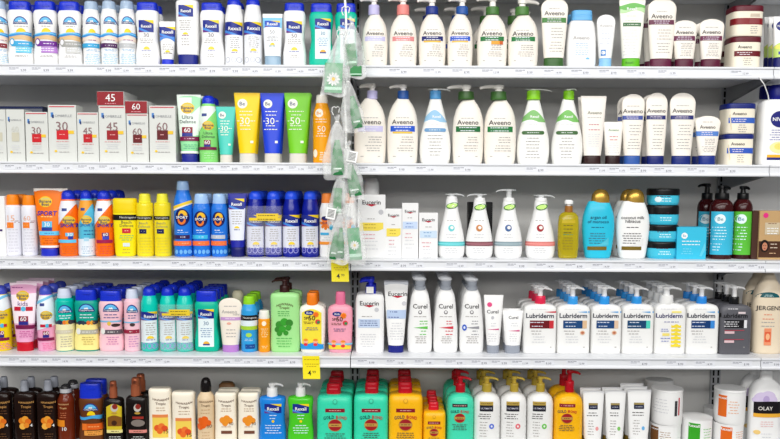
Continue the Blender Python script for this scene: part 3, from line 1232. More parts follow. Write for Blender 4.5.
def be_tube(x0, x1, yt, cx0, cx1, mat, num, label, short, nb=1, small=False):
    it = It(1, 1, x0, x1, yt, .034, 'sunscreen_tube', label, 'tube', 'sunscreen tubes on the second shelf')
    tube(it, 328 if small else 322, cx0, cx1, M(mat), M((214, 210, 200)), crimp=M(mat))
    w = x1 - x0
    H = 322 - yt
    y = lambda t: yt + t * H
    cx = it.px(-.36)
    it.ell(cx, y(.17), w * .185, w * .185, M((236, 236, 226)), 'emblem')
    it.text('Be', cx, y(.17), w * .2, M((90, 100, 130)), 'emblem', bold=1)
    WH = M((240, 240, 225))
    it.lines(it.px(-.1), y(.30), y(.36), 2, w * .55, WH)
    it.text(num, it.px(-.18), y(.46), w * .36, WH)
    it.lines(it.px(-.66), y(.46), y(.46), 1, w * .1, WH)
    it.lines(it.px(.4), y(.46), y(.46), 1, w * .18, WH)
    it.lines(it.px(-.15), y(.54), y(.60), 2, w * .55, WH)
    it.rect(it.px(.2), y(.79), it.px(.42), y(.83), WH)
    it.done()
    if nb:
        it.back(nb, .037, short)


be_tube(246, 333, 118, 266, 320, (76, 204, 188), '30', 'small turquoise tube on a white cap', 'small turquoise tube', 0, True)
be_tube(326, 441, 57, 346, 418, (252, 210, 10), '30', 'yellow tube marked 30 on a pale cap', 'yellow tube')
be_tube(441, 545, 58, 456, 526, (24, 64, 214), '30', 'royal blue tube marked 30 on a pale cap', 'royal blue tube')
be_tube(546, 662, 57, 562, 636, (120, 206, 36), '50', 'bright green tube marked 50 on a pale cap', 'bright green tube')

it = It(1, 2, 56, 136, 65, .05, 'spray_can', 'orange spray can with white cap, left of hanging bags', 'spray can')
can(it, 103, 160, M((253, 168, 24), .24), M((238, 232, 222)), .66, 'flat')
it.ell(it.px(-.3), 145, 17, 19, M((244, 240, 225)), 'emblem')
it.text('Be', it.px(-.3), 145, 18, M((240, 150, 40)), 'emblem', bold=1)
WH = M((250, 238, 215))
it.lines(it.px(-.1), 172, 184, 2, 50, WH)
it.text('50', it.px(-.05), 215, 34, WH)
it.lines(it.px(-.1), 235, 246, 2, 46, WH)
it.ell(it.px(-.7), 322, 9, 18, WH)
it.lines(it.px(.2), 318, 350, 5, 40, WH)
it.done()

aveeno(1, 2, 238, 378, 48, 82, 293, 340, 16, 190, LAV, (205, 200, 236), 'cream pump bottle with lavender collar, beside the hanging bags', 'lavender-collared pump bottle')
aveeno(1, 2, 382, 518, 48, 82, 427, 477, 20, 190, (48, 96, 176), (36, 88, 205), 'cream pump bottle with blue collar, blue band edged yellow', 'blue-collared pump bottle', under=(240, 200, 70))
TEAR = [(0, .84, .85, 2.4), (.02, .9, .92, 2.4), (.08, .95, .97, 2.4), (.2, 1, 1, 2.4), (.36, .97, 1, 2.4), (.57, .8, .95, 2.4), (.75, .61, .8, 2.3), (.9, .45, .6, 2.2), (1, .34, .44, 2)]


def tear(cr, x0, x1, c0, c1, cx0, cx1, ytop, ang, col, wave, pill, label, b):
    it = It(1, cr, x0, x1, ytop, .056, 'pump_bottle', label, 'bottle', 'teardrop pump bottles on the second shelf')
    it.prof(TEAR, it.z(c1), M((240, 240, 236)))
    w = x1 - x0
    it.patch(it.px(-.62), it.px(.72), 184, lambda t: 184 - 54 * math.sin(PI * min(1, .12 + t * .88)) ** .8, M(wave), 'label')
    it.patch(it.px(-.66), it.px(.70), lambda t: 190 - 6 * math.sin(t * 5), lambda t: 182 - 8 * math.sin(t * 5), M((240, 242, 240)), 'label')
    it.text('Rexall', it.px(.08), 160, w * .25, M('white'), bold=2)
    it.lines(it.xc, 196, 197, 1, w * .4, 'ltgray')
    yb = 219 if cr == 2 else 231
    it.ell(it.px(-.56), yb, 8, 8, M(pill), 'colour_band')
    it.ell(it.px(.56), yb, 8, 8, M(pill), 'colour_band')
    it.rect(it.px(-.56), yb - 8, it.px(.56), yb + 8, M(pill), 'colour_band')
    it.lines(it.xc, yb, yb, 1, w * .5, M((220, 228, 225)), 'colour_band')
    it.lines(it.xc, yb + 24, yb + 110, 7, w * .46, 'ink2')
    pump(it, (cx0 + cx1) / 2, c0, c1, cx0, cx1, ytop, ang, M(col), M((226, 226, 222)), 2.6 if ang == 0 else 2.0, flat=True)
    it.done()


tear(2, 525, 662, 48, 82, 568, 618, 38, 0, (80, 150, 205), (150, 196, 228), (110, 160, 205), 'white teardrop pump bottle with light blue collar and cap wave', 362)
aveeno(1, 3, -33, 103, 52, 85, -10, 60, 22, 190, (64, 104, 50), (36, 120, 64), 'cream pump bottle with dark green collar, left of its pair', 'left green-collared pump bottle')
aveeno(1, 3, 105, 246, 52, 87, 132, 202, 22, 188, (70, 116, 56), (40, 132, 68), 'cream pump bottle with dark green collar, right of its pair', 'right green-collared pump bottle')
tear(3, 250, 393, 48, 85, 290, 350, 40, 0, (140, 212, 40), (130, 190, 112), (72, 116, 64), 'white teardrop pump bottle with lime collar, wide flat spout', 366)
tear(3, 402, 540, 48, 85, 450, 498, 40, -60, (132, 204, 36), (120, 190, 96), (72, 116, 64), 'white teardrop pump bottle with lime collar, spout turned to the front', 366)

it = It(1, 3, 527, 640, 70, .034, 'cream_tube', 'tall white flat-topped tube with dark brown cap', 'tube', 'cream tubes on the second shelf')
tube(it, 332, 542, 616, M((240, 234, 226)), M((46, 22, 22)))
it.text('Aveeno', it.px(.1), 142, 60, M((120, 124, 104)), bold=1)
it.lines(it.px(.1), 164, 166, 1, 60, 'ink2')
it.lines(it.px(.1), 195, 218, 2, 64, M((190, 90, 110)))
it.lines(it.px(.1), 238, 290, 6, 60, 'ltgray')
it.done()
it.back(1, .037, 'tall white tube with dark brown cap')
it = It(1, 3, 630, 716, 184, .034, 'cream_tube', 'short white flat-topped tube with dark brown cap', 'tube', 'cream tubes on the second shelf')
tube(it, 332, 638, 702, M((240, 236, 228)), M((40, 18, 20)))
it.text('Aveeno', it.px(.05), 218, 44, M((110, 150, 110)), bold=1)
it.lines(it.px(.1), 248, 262, 2, 48, M((200, 100, 110)))
it.lines(it.px(.1), 276, 318, 5, 46, 'ltgray')
it.done()

av_tube(1, 4, 46, 153, 62, 332, 62, 133, (52, 96, 176), (76, 96, 176), 135, 155, 173, 'tall cream tube with mid blue cap, left of its trio', 'left tall blue-capped tube', 1, tw=.78)
av_tube(1, 4, 152, 252, 57, 333, 158, 233, (20, 36, 116), (40, 48, 120), 133, 154, 172, 'tall cream tube with navy cap, middle of its trio', 'middle tall navy-capped tube', 1, tw=.78)
av_tube(1, 4, 256, 376, 57, 333, 266, 348, (24, 44, 126), (44, 50, 124), 133, 154, 172, 'tall cream tube with navy cap, right of its trio', 'right tall navy-capped tube', 0, tw=.7)
av_tube(1, 4, 370, 488, 158, 332, 390, 464, (28, 50, 140), (84, 130, 205), 205, 224, 245, 'short cream tube with navy cap, left of the stacked jars', 'short navy-capped tube', 1, tw=.56)
NV = (26, 42, 128)
j = av_jar(1, 4, 490, 627, 237, 258, 368, NV, (50, 90, 190), 'lower cream jar with navy lid, under another jar', 0)
av_jar(1, 4, 491, 630, 102, 125, 235, NV, (56, 100, 196), 'upper cream jar with navy lid, on top of a jar', j.h + .0008)


def nivea(cr, x0, x1, yt, label, yf):
    it = It(1, cr, x0, x1, yt, .06, 'lotion_bottle', label, 'bottle', 'big white bottles with navy caps on the second shelf', yf, ref=.2)
    it.prof([(0, .93, .88, 4), (.02, .97, .96, 4), (.1, 1, 1, 4), (.9, 1, 1, 4), (.96, .95, .92, 4), (1, .78, .8, 3.5)], it.z(86), M('white'))
    zb = it.z(82)
    it.solid([(zb - .002, it.hw * .5, .024, 2.4), (zb + .01, it.hw * .52, .026, 2.4), (it.h - .004, it.hw * .5, .025, 2.4), (it.h, it.hw * .42, .02, 2.4)], M((24, 30, 150)), 'cap')
    it.ell(it.px(.0), 172, 40, 36, M((24, 28, 130)), 'emblem')
    it.text('NIVEA', it.px(0), 172, 62, M('white'), 'emblem', bold=2)
    it.lines(it.px(0), 220, 262, 5, 90, M((140, 140, 190)))
    it.ell(it.px(.1), 296, 48, 26, M((246, 238, 170)), 'label')
    it.ell(it.px(.0), 292, 20, 14, M((244, 226, 120)), 'label')
    it.rect(it.px(-.6), 328, it.px(.9), 340, M((240, 176, 40)), 'label')
    it.rect(it.px(-.6), 340, it.px(.9), 351, M((36, 44, 130)), 'label')
    it.done()
    return it


nivea(4, 662, 828, 20, 'big white bottle with navy cap at the right edge', .04)
it = nivea(4, 628, 780, 24, 'big white bottle with navy cap, behind its twin', .115)

# ================================================================== MIDDLE SHELF
SB = 'aerosol sunscreen cans on the middle shelf'
it = It(2, 0, -40, 20, 110, .05, 'sunscreen_box', 'white carton with purple dash, at the left edge', 'box')
boxit(it, M('white'))
it.rect(-10, 248, 8, 256, M((70, 40, 110)))
it.done()


def tall_can(x0, x1, yt, yc, num, label):
    it = It(2, 0, x0, x1, yt, .05, 'spray_can', label, 'spray can', 'slim white cans with orange caps')
    can(it, yc, yc + 8, M((232, 232, 240), .25), M((250, 140, 20)), .82, 'flat')
    it.text(num, it.px(-.35), 202, 26, M((232, 176, 146)))
    it.rect(it.px(-.86), 219, it.px(-.02), 243, M((244, 130, 30)), 'colour_square')
    it.lines(it.px(-.45), 231, 231, 1, 18, M((250, 220, 180)), 'colour_square')
    it.lines(it.px(.4), 214, 220, 2, 18, M((150, 90, 90)))
    it.lines(it.px(-.2), 250, 340, 8, 40, M((205, 205, 215)))
    it.done()
    it.back(1, .055, label.split(',')[0])


tall_can(24, 88, 102, 146, '15', 'slim white spray can with orange cap marked 15')
tall_can(91, 154, 105, 147, '60', 'slim white spray can with orange cap marked 60')

it = It(2, 0, 144, 264, 78, .036, 'sunscreen_tube', 'big orange tube with white seam and blue cap', 'tube')
tube(it, 325, 168, 238, M((250, 122, 12), .3), M((30, 46, 190)), crimp=M((246, 240, 230)))
banana(it, 192, 133, 54, 46)
it.text('SPORT', 197, 181, 78, M((24, 40, 180)), bold=2, slant=.15)
it.lines(197, 196, 197, 1, 60, M((250, 230, 150)))
it.rect(176, 215, 216, 240, M((90, 190, 235)), 'spf_block')
it.text('30', 196, 228, 22, M('white'), bold=1)
it.rect(174, 240, 216, 254, M((30, 60, 170)), 'spf_block')
it.rect(164, 256, 246, 273, M((100, 200, 240)), 'colour_band')
it.lines(204, 265, 265, 1, 56, M((60, 120, 190)), 'colour_band')
it.lines(204, 285, 305, 3, 56, M((215, 90, 10)))
it.rect(166, 316, 240, 325, M('white'))
it.done()
it.back(1, .04, 'big orange tube')

OR = (246, 112, 16)
it, y, w, H = spray_bb(2, 0, 247, 329, 83, 122, 165, OR, (232, 236, 246), 'orange and white spray can with cyan stripe and blue dome cap', '')
it.text('SPORT', it.px(-.1), y(.46), w * .78, M((50, 46, 170)), bold=2, slant=.15)
it.rect(it.px(-.4), y(.59), it.px(.4), y(.65), M((90, 190, 235)), 'spf_block')
it.text('30', it.px(.02), y(.62), w * .22, M('white'), bold=1)
it.rect(it.px(-.15), y(.65), it.px(.35), y(.70), M((30, 60, 180)), 'spf_block')
it.rect(it.px(-.9), y(.71), it.px(.8), y(.765), M((100, 200, 240)), 'colour_band')
it.lines(it.xc, y(.83), y(.95), 4, w * .7, M((222, 96, 40)))
it.done()
it.back(1, .056, 'orange can with cyan stripe', dx=.006)
it, y, w, H = spray_bb(2, 0, 328, 396, 83, 120, 165, (88, 190, 220), (240, 160, 40), 'pale blue and orange spray can between two orange cans', '')
it.text('SPORT', it.px(-.1), y(.46), w * .72, M((40, 110, 190)), bold=1, slant=.15)
it.wrap(y(.70), y(.995), M((222, 232, 240)), 'foot_band')
it.lines(it.px(.1), y(.56), y(.62), 2, w * .5, M((30, 90, 160)))
it.rect(it.px(-.4), y(.68), it.px(.2), y(.74), M((170, 215, 235)), 'spf_block')
it.lines(it.xc, y(.84), y(.95), 4, w * .7, M((150, 180, 205)))
it.done()
it.back(1, .056, 'pale blue can', dx=.006)
it, y, w, H = spray_bb(2, 0, 397, 476, 84, 122, 165, OR, (236, 238, 246), 'orange and white spray can with plum stripe marked 60', '')
it.text('SPORT', it.px(-.05), y(.46), w * .72, M((60, 40, 160)), bold=2, slant=.15)
it.rect(it.px(-.3), y(.59), it.px(.4), y(.65), M((120, 30, 110)), 'spf_block')
it.text('60', it.px(.05), y(.62), w * .22, M('white'), bold=1)
it.rect(it.px(-.25), y(.65), it.px(.4), y(.71), M((60, 70, 190)), 'spf_block')
it.rect(it.px(-.85), y(.715), it.px(.9), y(.77), M((176, 24, 84)), 'colour_band')
it.lines(it.xc, y(.83), y(.95), 4, w * .7, M((225, 80, 60)))
it.done()
it.back(2, .056, 'orange can with plum stripe', dx=.003)

YL = (246, 228, 20)
it = It(2, 0, 475, 574, 118, .044, 'sunscreen_bottle', 'flat yellow bottle with a black band and square shoulders', 'bottle')
zc = it.z(178)
it.prof([(0, .72, .8, 3), (.01, .8, .92, 3), (.08, .86, .97, 3), (.5, .94, 1, 3), (.9, .99, 1, 3), (1, 1, 1, 3)], zc, M(YL))
it.solid([(zc, it.hw * .985, .022, 3), (zc + .001, it.hw, .0225, 3), (it.h - .004, it.hw * .98, .022, 3), (it.h, it.hw * .9, .018, 3)], M((244, 214, 10)), 'cap')
it.rect(it.px(-1), 187, it.px(1), 210, M('black'), 'colour_band')
it.text('Neutrogena', it.px(.15), 199, 62, M((200, 200, 190)), 'lettering', bold=1)
it.text('Beach', it.px(.05), 218, 40, M((120, 116, 70)))
it.text('Defense', it.px(.05), 232, 52, M((120, 116, 70)))
it.rect(it.px(-.3), 244, it.px(.4), 264, M((206, 36, 50)), 'spf_block')
it.lines(it.px(.05), 254, 254, 1, 18, M((240, 200, 180)), 'spf_block')
it.lines(it.px(.05), 274, 292, 3, 56, M((150, 200, 110)))
it.rect(it.px(-.25), 305, it.px(.3), 320, M((214, 226, 230)))
it.lines(it.px(0), 332, 345, 2, 40, M((200, 180, 60)))
it.done()


def yel(x0, x1, yt, yc, label, sq):
    it = It(2, 0, x0, x1, yt, .05, 'spray_can', label, 'spray can', 'yellow aerosol cans with pale yellow caps')
    can(it, yc, 150, M((242, 222, 40), .25), M((240, 232, 60)), .7, 'flat', neck=.95)
    z1 = it.z(yc + 2)
    it.solid([(z1 - .001, it.hw * .96, it.hw * .96, 2), (z1 + .001, it.hw * .97, it.hw * .97, 2), (z1 + .003, it.hw * .8, it.hw * .8, 2)], M((236, 222, 30)), 'shoulder_ring')
    it.rect(it.px(-1), 193, it.px(.9), 209, M('black'), 'colour_band')
    it.text('Neutrogena', it.px(-.2), 201, 50, M((210, 210, 200)), bold=1)
    it.text('Beach', it.px(-.25), 222, 34, M((150, 150, 110)))
    it.text('Defense', it.px(-.2), 236, 44, M((150, 150, 110)))
    it.rect(it.px(-.7), 247, it.px(.1), 266, M((24, 30, 90)), 'spf_block')
    it.lines(it.px(-.3), 257, 257, 1, 18, M('white'), 'spf_block')
    it.lines(it.px(-.1), 285, 345, 6, 50, M((222, 206, 60)))
    it.done()


yel(571, 643, 98, 138, 'yellow spray can with black band, touching the flat yellow bottle', 0)
yel(645, 716, 98, 138, 'yellow spray can with black band, beside the blue cans', 0)

BL = (36, 120, 222)
CPT = 'blue aerosol cans with round dark logos'


def sport_can(x0, x1, yt, yc, ys, band, label, short, tall=False, nb=1):
    it = It(2, 1, x0, x1, yt, .05, 'spray_can', label, 'spray can', CPT)
    can(it, yc, ys, M(BL, .22), M((170, 205, 245), .18), .66 if tall else .82, 'flat')
    cy = 198 if tall else 206
    w = x1 - x0
    if tall:
        it.wrap(152, 154, M((244, 236, 220)), 'label', fa=lambda u: -14 * u, fb=lambda u: -16 * u + 4)
        it.wrap(132, 152, M((244, 206, 60)), 'label', fa=lambda u: -14 * u + 8, fb=lambda u: -14 * u)
    it.ell(it.px(-.18), cy, w * .36, w * .46, M((18, 28, 100)), 'emblem')
    it.ell(it.px(-.1), cy - w * .12, w * .22, w * .26, M((246, 190, 40)), 'emblem')
    it.ell(it.px(-.2), cy + w * .16, w * .2, w * .22, M((236, 120, 30)), 'emblem')
    it.ell(it.px(-.2), cy + w * .02, w * .13, w * .24, M((18, 28, 100)), 'emblem')
    it.rect(it.px(-.8), cy - w * .09, it.px(.42), cy + w * .09, M((26, 40, 120)), 'emblem')
    it.text('SPORT', it.px(-.18), cy, w * .56, M('white'), 'emblem', bold=2)
    it.lines(it.px(-.3), 252, 253, 1, w * .4, M('white'))
    it.lines(it.px(-.1), 261, 263, 1, w * .6, M((170, 200, 240)))
    it.rect(it.px(-.95), 272, it.px(.6), 288, M(band), 'colour_band')
    it.lines(it.px(-.1), 280, 280, 1, w * .34, M((230, 230, 245)), 'colour_band')
    it.rect(it.px(-.9), 297, it.px(.75), 316, M((250, 118, 60)), 'colour_band')
    it.lines(it.px(-.05), 306, 306, 1, w * .5, M((252, 190, 150)), 'colour_band')
    for k in range(4):
        it.ell(it.px(-.7 + .42 * k), 342, w * .08, 9, M((110, 180, 240)))
    it.done()
    if nb:
        it.back(nb, .054, short)


sport_can(58, 137, 45, 84, 140, (60, 36, 90), 'tall blue spray can with yellow and white slanted stripe', 'tall blue can', True, 0)
sport_can(137, 212, 98, 140, 165, (60, 190, 235), 'short blue spray can with round logo and cyan band', 'short blue can with cyan band')
sport_can(214, 284, 98, 140, 165, (190, 196, 206), 'short blue spray can with round logo and silver band', 'short blue can with silver band')

it = It(2, 1, 285, 363, 98, .036, 'sunscreen_tube', 'navy blue tube with long white label', 'tube')
tube(it, 322, 296, 352, M((24, 36, 170)), M((20, 26, 110)))
it.rect(290, 160, 353, 294, M((226, 230, 240)), 'label')
rexall_mark(it, 290, 120, 352, 165)
it.lines(321, 175, 225, 6, 46, 'ink2')
it.ell(321, 244, 10, 9, M('yellow'), 'label', 1)
it.lines(321, 250, 250, 1, 34, M((60, 60, 140)))
it.done()
it.back(2, .04, 'navy tube with long white label')

NB = (16, 32, 160)
DC = M((36, 80, 226), .25)
for x0, x1, lab, sh, n in ((363, 437, 'navy spray can, left half of the yellow-banded twin pack', 'left can of the twin pack', 3), (439, 512, 'navy spray can, right half of the yellow-banded twin pack', 'right can of the twin pack', 3),
                           (513, 586, 'navy spray can with blue dome cap, right of the twin pack', 'navy can right of the twin pack', 3), (592, 665, 'navy spray can with blue dome cap, beside the hanging bags', 'navy can beside the hanging bags', 3)):
    rex_can(2, 1, x0, x1, 87, 122, 172, NB, (188, 236), lab, sh, (226, 228, 238), n, 'navy aerosol sunscreen cans', bot=(30, 40, 165), cap=DC, ybot=326)


def twin_wrap(row, cr, x0, x1, y0, y1, yb0, yb1, label):
    """clear film sleeve and printed yellow strip round two cans"""
    it = It(row, cr, x0 - 1, x1 + 1, y0, .056, 'shrink_wrap', label, 'plastic wrap', yf=.031)
    zt, z0 = it.h, it.z(y1)
    mb = MB()
    N = 40
    v, f = [], []
    for z in (z0, zt):
        for k in range(N):
            x, y = sup(it.hw + .001, .0285, 6, 2 * PI * (k + .5) / N)
            v.append((x, y, z))
    for k in range(N):
        f.append((k, (k + 1) % N, N + (k + 1) % N, N + k))
    mb.add(v, f, WRAP)
    o = it.obj(mb, 'film_sleeve')
    it.R = [(0, it.hw + .001, .0285, 6), (it.h, it.hw + .001, .0285, 6)]
    it.rect(it.px(-.86), (yb0 + yb1) / 2 + 3, it.px(.9), yb1, M((238, 206, 50)), 'printed_strip')
    it.rect(it.px(-.45), yb0, it.px(.75), (yb0 + yb1) / 2 + 3, M((238, 206, 50)), 'printed_strip')
    it.lines(it.px(.1), yb0 + 8, yb1 - 6, 2, (x1 - x0) * .5, M((110, 90, 30)), 'printed_strip')
    it.done()


WRAP = mat_wrap()
twin_wrap(2, 1, 363, 512, 150, 352, 182, 212, 'clear wrap with yellow strip binding two navy cans')

for xa, xb, lab, yf, n in ((81, 146, 'white spray can with orange cap, half behind hanging bags', .035, 1), (176, 236, 'white spray can with orange cap, right of the hanging bags', .035, 1)):
    it = It(2, 2, xa, xb, 97, .05, 'spray_can', lab, 'spray can', 'white cans with orange caps behind the bags', yf)
    can(it, 138, 170, M('white', .25), M((245, 140, 60)), .74, 'flat')
    cy = 222
    for k in range(8):
        a = k * PI / 4
        it.ell(it.px(-.2) + 17 * math.cos(a), cy + 22 * math.sin(a), 6, 7, M((240, 130, 30)), 'emblem')
    it.ell(it.px(-.2), cy, 14, 18, M((240, 120, 40)), 'emblem')
    it.ell(it.px(-.2), cy - 20, 16, 9, M((30, 40, 110)), 'emblem')
    it.text('SUN', it.px(-.2), cy, 24, M((40, 40, 110)), 'emblem', bold=1)
    it.ell(it.px(.5), 240, 8, 11, M((70, 190, 230)), 'emblem')
    it.rect(it.px(-.8), 262, it.px(.2), 272, M((70, 180, 230)), 'colour_band')
    it.rect(it.px(-.9), 300, it.px(.9), 312, M((246, 150, 50)), 'colour_band')
    it.lines(it.xc, 282, 292, 2, 40, 'ltgray')
    it.done()
    it.back(n, .055, lab.split(',')[0] + (' at the bags' if xa < 100 else ' past the bags'))


def euc_mark(it, xc, y, w):
    it.text('Eucerin', xc, y, w, M((40, 36, 40)), bold=1)
    it.poly([(xc - w * .3, y + w * .13), (xc, y + w * .10), (xc + w * .3, y + w * .13), (xc, y + w * .23)], M((196, 26, 56)), 'emblem')


def euc_box(x0, x1, yt, ytx, band, yb, label, dep=.05):
    it = It(2, 2, x0, x1, yt, dep, 'skin_cream_box', label, 'box', 'white cartons on the middle shelf')
    boxit(it, M((236, 236, 236), .3))
    w = x1 - x0
    euc_mark(it, it.px(0), ytx, w * .66)
    c1, c2, kind = band
    if kind == 'wedge':
        it.poly([(it.px(-.85), yb), (it.px(.85), yb), (it.px(.85), yb + 26), (it.px(.5), yb + 34), (it.px(-.85), yb + 34)], M(c1), 'colour_band')
    else:
        it.rect(it.px(-.9), yb, it.px(.9), yb + 30, M(c1), 'colour_band')
    it.lines(it.px(-.1), yb + 8, yb + 22, 2, w * .5, M(c2), 'colour_band')
    if w > 100:
        it.ell(it.px(.68), yb - 44, w * .09, w * .09, M((190, 190, 195)), 'emblem')
    it.lines(it.px(0), yb - 16, yb - 15, 1, w * .4, 'ink2')
    it.lines(it.px(-.2), yb + 50, yb + 66, 2, w * .5, M((222, 160, 170)))
    it.lines(it.px(-.1), yb + 78, yb + 110, 3, w * .6, 'ltgray')
    it.done()
    return it


euc_box(241, 357, 104, 135, ((244, 220, 84), (190, 160, 50), 'wedge'), 220, 'largest white carton with yellow band, beside the hanging bags', .04)
euc_box(357, 426, 163, 189, ((244, 222, 90), (190, 160, 50), 'wedge'), 244, 'short white carton with yellow wedge band')
euc_box(427, 495, 139, 172, ((196, 214, 240), (110, 140, 200), 'rect'), 216, 'narrow taller white carton with blue band')
euc_box(498, 577, 180, 208, ((200, 220, 238), (120, 160, 205), 'rect'), 254, 'short white carton with pale blue band, left of pump bottles')
it = It(2, 2, 264, 331, 34, .06, 'lotion_bottle', 'plain white round-topped bottle standing behind the largest carton', 'bottle', yf=.085)
it.prof([(0, .95, .9, 2.6), (.02, 1, 1, 2.6), (.85, 1, 1, 2.6), (.93, .97, .95, 2.6), (.975, .86, .8, 2.5), (1, .6, .55, 2.3)], it.h, M('white'))
it.solid([(it.h * .78, it.hw * 1.003, .0302, 2.6), (it.h * .785, it.hw * 1.003, .0302, 2.6)], M((215, 215, 215)), 'cap_seam')
it.done()

WT = [(0, .84, .85, 2.3), (.02, .9, .92, 2.3), (.09, .98, 1, 2.3), (.2, 1, 1, 2.3), (.4, .9, 1, 2.3), (.58, .74, .95, 2.2), (.74, .58, .8, 2.1), (.88, .46, .62, 2), (.97, .44, .52, 2), (1, .42, .5, 2)]


def leaf_pump(cr, x0, x1, ytop, ang, band, dot, label, lift=0, ztag=148, nb=0, short=None):
    it = It(2, cr, x0, x1, ytop, .062, 'pump_bottle', label, 'bottle', 'white leaf-tagged pump bottles')
    yn = 122 + (6 if cr == 3 else 0)
    it.prof(WT, it.z(yn), M('white', .3))
    w = x1 - x0
    b = 362
    xm = it.px(.0)
    it.lines(it.px(0), 212, 214, 1, w * .42, 'ink2')
    it.ell(it.px(0), 243, w * .115, w * .125, M(dot), 'emblem')
    it.ell(it.px(.04), 241, w * .06, w * .06, M((240, 236, 230)), 'emblem')
    it.lines(it.px(0), 270, 282, 2, w * .38, 'ltgray')
    it.wrap(300, 318, M(band), 'colour_band')
    it.wrap(308, 311, M(tuple(min(255, c + 40) for c in band)), 'colour_band')
    it.lines(it.px(0), 328, 345, 3, w * .45, 'ltgray')
    # leaf-shaped sticker at the neck
    e = .0022
    mb = MB()
    N = 20
    v = []
    for k in range(N):
        a = 2 * PI * k / N
        r = 1 - .18 * abs(math.sin(a)) * 0
        v.append(it.surf(it.x(xm + 23 * math.cos(a) + 1), it.z(ztag + 13 * math.sin(a) - 4 * math.cos(a)), e))
    mb.add(v, [tuple(range(N))], M((60, 130, 40)))
    v = [it.surf(it.x(xm + 18 * math.cos(2 * PI * k / N)), it.z(ztag + 9 * math.sin(2 * PI * k / N) - 3 * math.cos(2 * PI * k / N)), e + .0006) for k in range(N)]
    mb.add(v, [tuple(range(N))], M((190, 232, 120)))
    it.obj(mb, 'leaf_sticker')
    c1 = yn
    pump(it, xm, c1 - 12, c1 + 2, xm - w * .2, xm + w * .2, ytop, ang, M('white'), M((232, 234, 234)), 2.3, flat=True, headh=.006)
    it.done()
    return it


leaf_pump(2, 578, 690, 98, 0, (100, 200, 205), (110, 210, 215), 'white leaf-tagged pump bottle with aqua band')
it = leaf_pump(3, 24, 139, 99, 180, (150, 90, 100), (200, 130, 70), 'white leaf-tagged pump bottle with brown-red band', ztag=154)
leaf_pump(3, 145, 262, 80, 180, (140, 160, 168), (70, 110, 170), 'white leaf-tagged pump bottle with gray band and raised pump', ztag=154)
leaf_pump(3, 276, 398, 103, 0, (224, 130, 124), (180, 26, 40), 'white leaf-tagged pump bottle with coral red band', ztag=154)
for xa, lab in ((30, 'black carton standing behind the brown-red banded pump bottle'),):
    it = It(2, 3, 34, 136, 135, .04, 'black_box', lab, 'box', yf=.115)
    boxit(it, M('black'))
    it.done()

it = It(2, 3, 411, 497, 125, .04, 'oil_bottle', 'golden body oil bottle with amber collar and white button', 'bottle')
OIL = M((226, 206, 40), .08, .55)
it.prof([(0, .8, .8, 3), (.015, .88, .95, 3), (.08, .94, 1, 3), (.35, 1, 1, 3), (.7, 1, 1, 3), (.88, .94, .95, 2.8), (.96, .72, .7, 2.4), (1, .36, .45, 2)], it.z(174), OIL)
it.solid([(it.z(176), it.hw * .40, it.hw * .40, 2), (it.z(150), it.hw * .37, it.hw * .37, 2)], M((170, 110, 40)), 'collar')
it.solid([(it.z(150), it.hw * .2, it.hw * .2, 2), (it.z(144), it.hw * .2, it.hw * .2, 2), (it.z(142), it.hw * .42, it.hw * .40, 2), (it.z(132), it.hw * .42, it.hw * .40, 2), (it.h, it.hw * .3, it.hw * .3, 2)], M('white'), 'pump_button')
it.rect(it.px(-.62), 210, it.px(.66), 222, M((196, 172, 26)), 'label')
it.lines(it.xc, 232, 262, 3, 50, M((96, 92, 26)), 'lettering')
it.lines(it.xc, 270, 271, 1, 50, M((60, 150, 110)), 'lettering')
it.lines(it.xc, 284, 330, 5, 46, M((140, 124, 26)), 'lettering')
it.done()

OG = [(0, .70, .8, 2.8), (.015, .76, .92, 2.8), (.12, .84, 1, 2.7), (.35, .95, 1, 2.6), (.55, 1, 1, 2.6), (.72, .96, 1, 2.6), (.85, .84, .97, 2.6), (.93, .73, .85, 2.6), (.98, .66, .72, 2.6), (1, .6, .6, 2.6)]


def ogx(cr, x0, x1, yt, y1, mat, ink, words, label, nb=0, short=None):
    it = It(2, cr, x0, x1, yt, .046, 'lotion_bottle', label, 'bottle', 'flask-shaped bottles with gold caps', .04)
    it.prof(OG, it.z(y1), M(mat, .3))
    w = x1 - x0
    zc = it.z(y1 + 1)
    a = it.hw * .56
    hh = it.h - zc
    GOLD = M((190, 150, 66), .25, metal=.6)
    it.solid([(zc - .004, a, .017, 2.6), (zc + hh * .3, a * .98, .017, 2.6), (zc + hh * .62, a * .86, .0155, 2.5), (zc + hh * .88, a * .6, .012, 2.4), (it.h, a * .3, .007, 2.2)], GOLD, 'gold_cap', cx=it.hw * .10)
    for i, (t, yy, ww) in enumerate(words):
        it.text(t, it.px(.02), yy, ww, M(ink), bold=1)
    it.lines(it.px(0), 240, 241, 1, w * .46, M(ink))
    it.lines(it.px(0), 266, 306, 5, w * .66, M(tuple(int(c * .8 + q * .2) for c, q in zip(ink, (255, 255, 255)))))
    it.patch(it.px(-.3), it.px(.66), lambda t: 318 - 2 * t, lambda t: 316 - 34 * t * t, M(tuple(int(c * .75 + 50) for c in mat)), 'label')
    it.rect(it.px(-.62), 320, it.px(.55), 335, M((150, 124, 50), .3, metal=.4), 'gold_bar')
    it.done()
    if nb:
        it.back(nb, .06, short)


ogx(3, 511, 646, 80, 130, (44, 192, 222), (20, 84, 120), (('argan oil', 200, 64), ('of morocco', 216, 84)), 'turquoise flask-shaped bottle with gold cap')
ogx(4, 27, 165, 80, 130, (240, 240, 238), (60, 56, 60), (('coconut milk', 199, 92), ('hibiscus', 214, 60)), 'white flask-shaped bottle with gold cap', 1, 'white flask-shaped bottle')

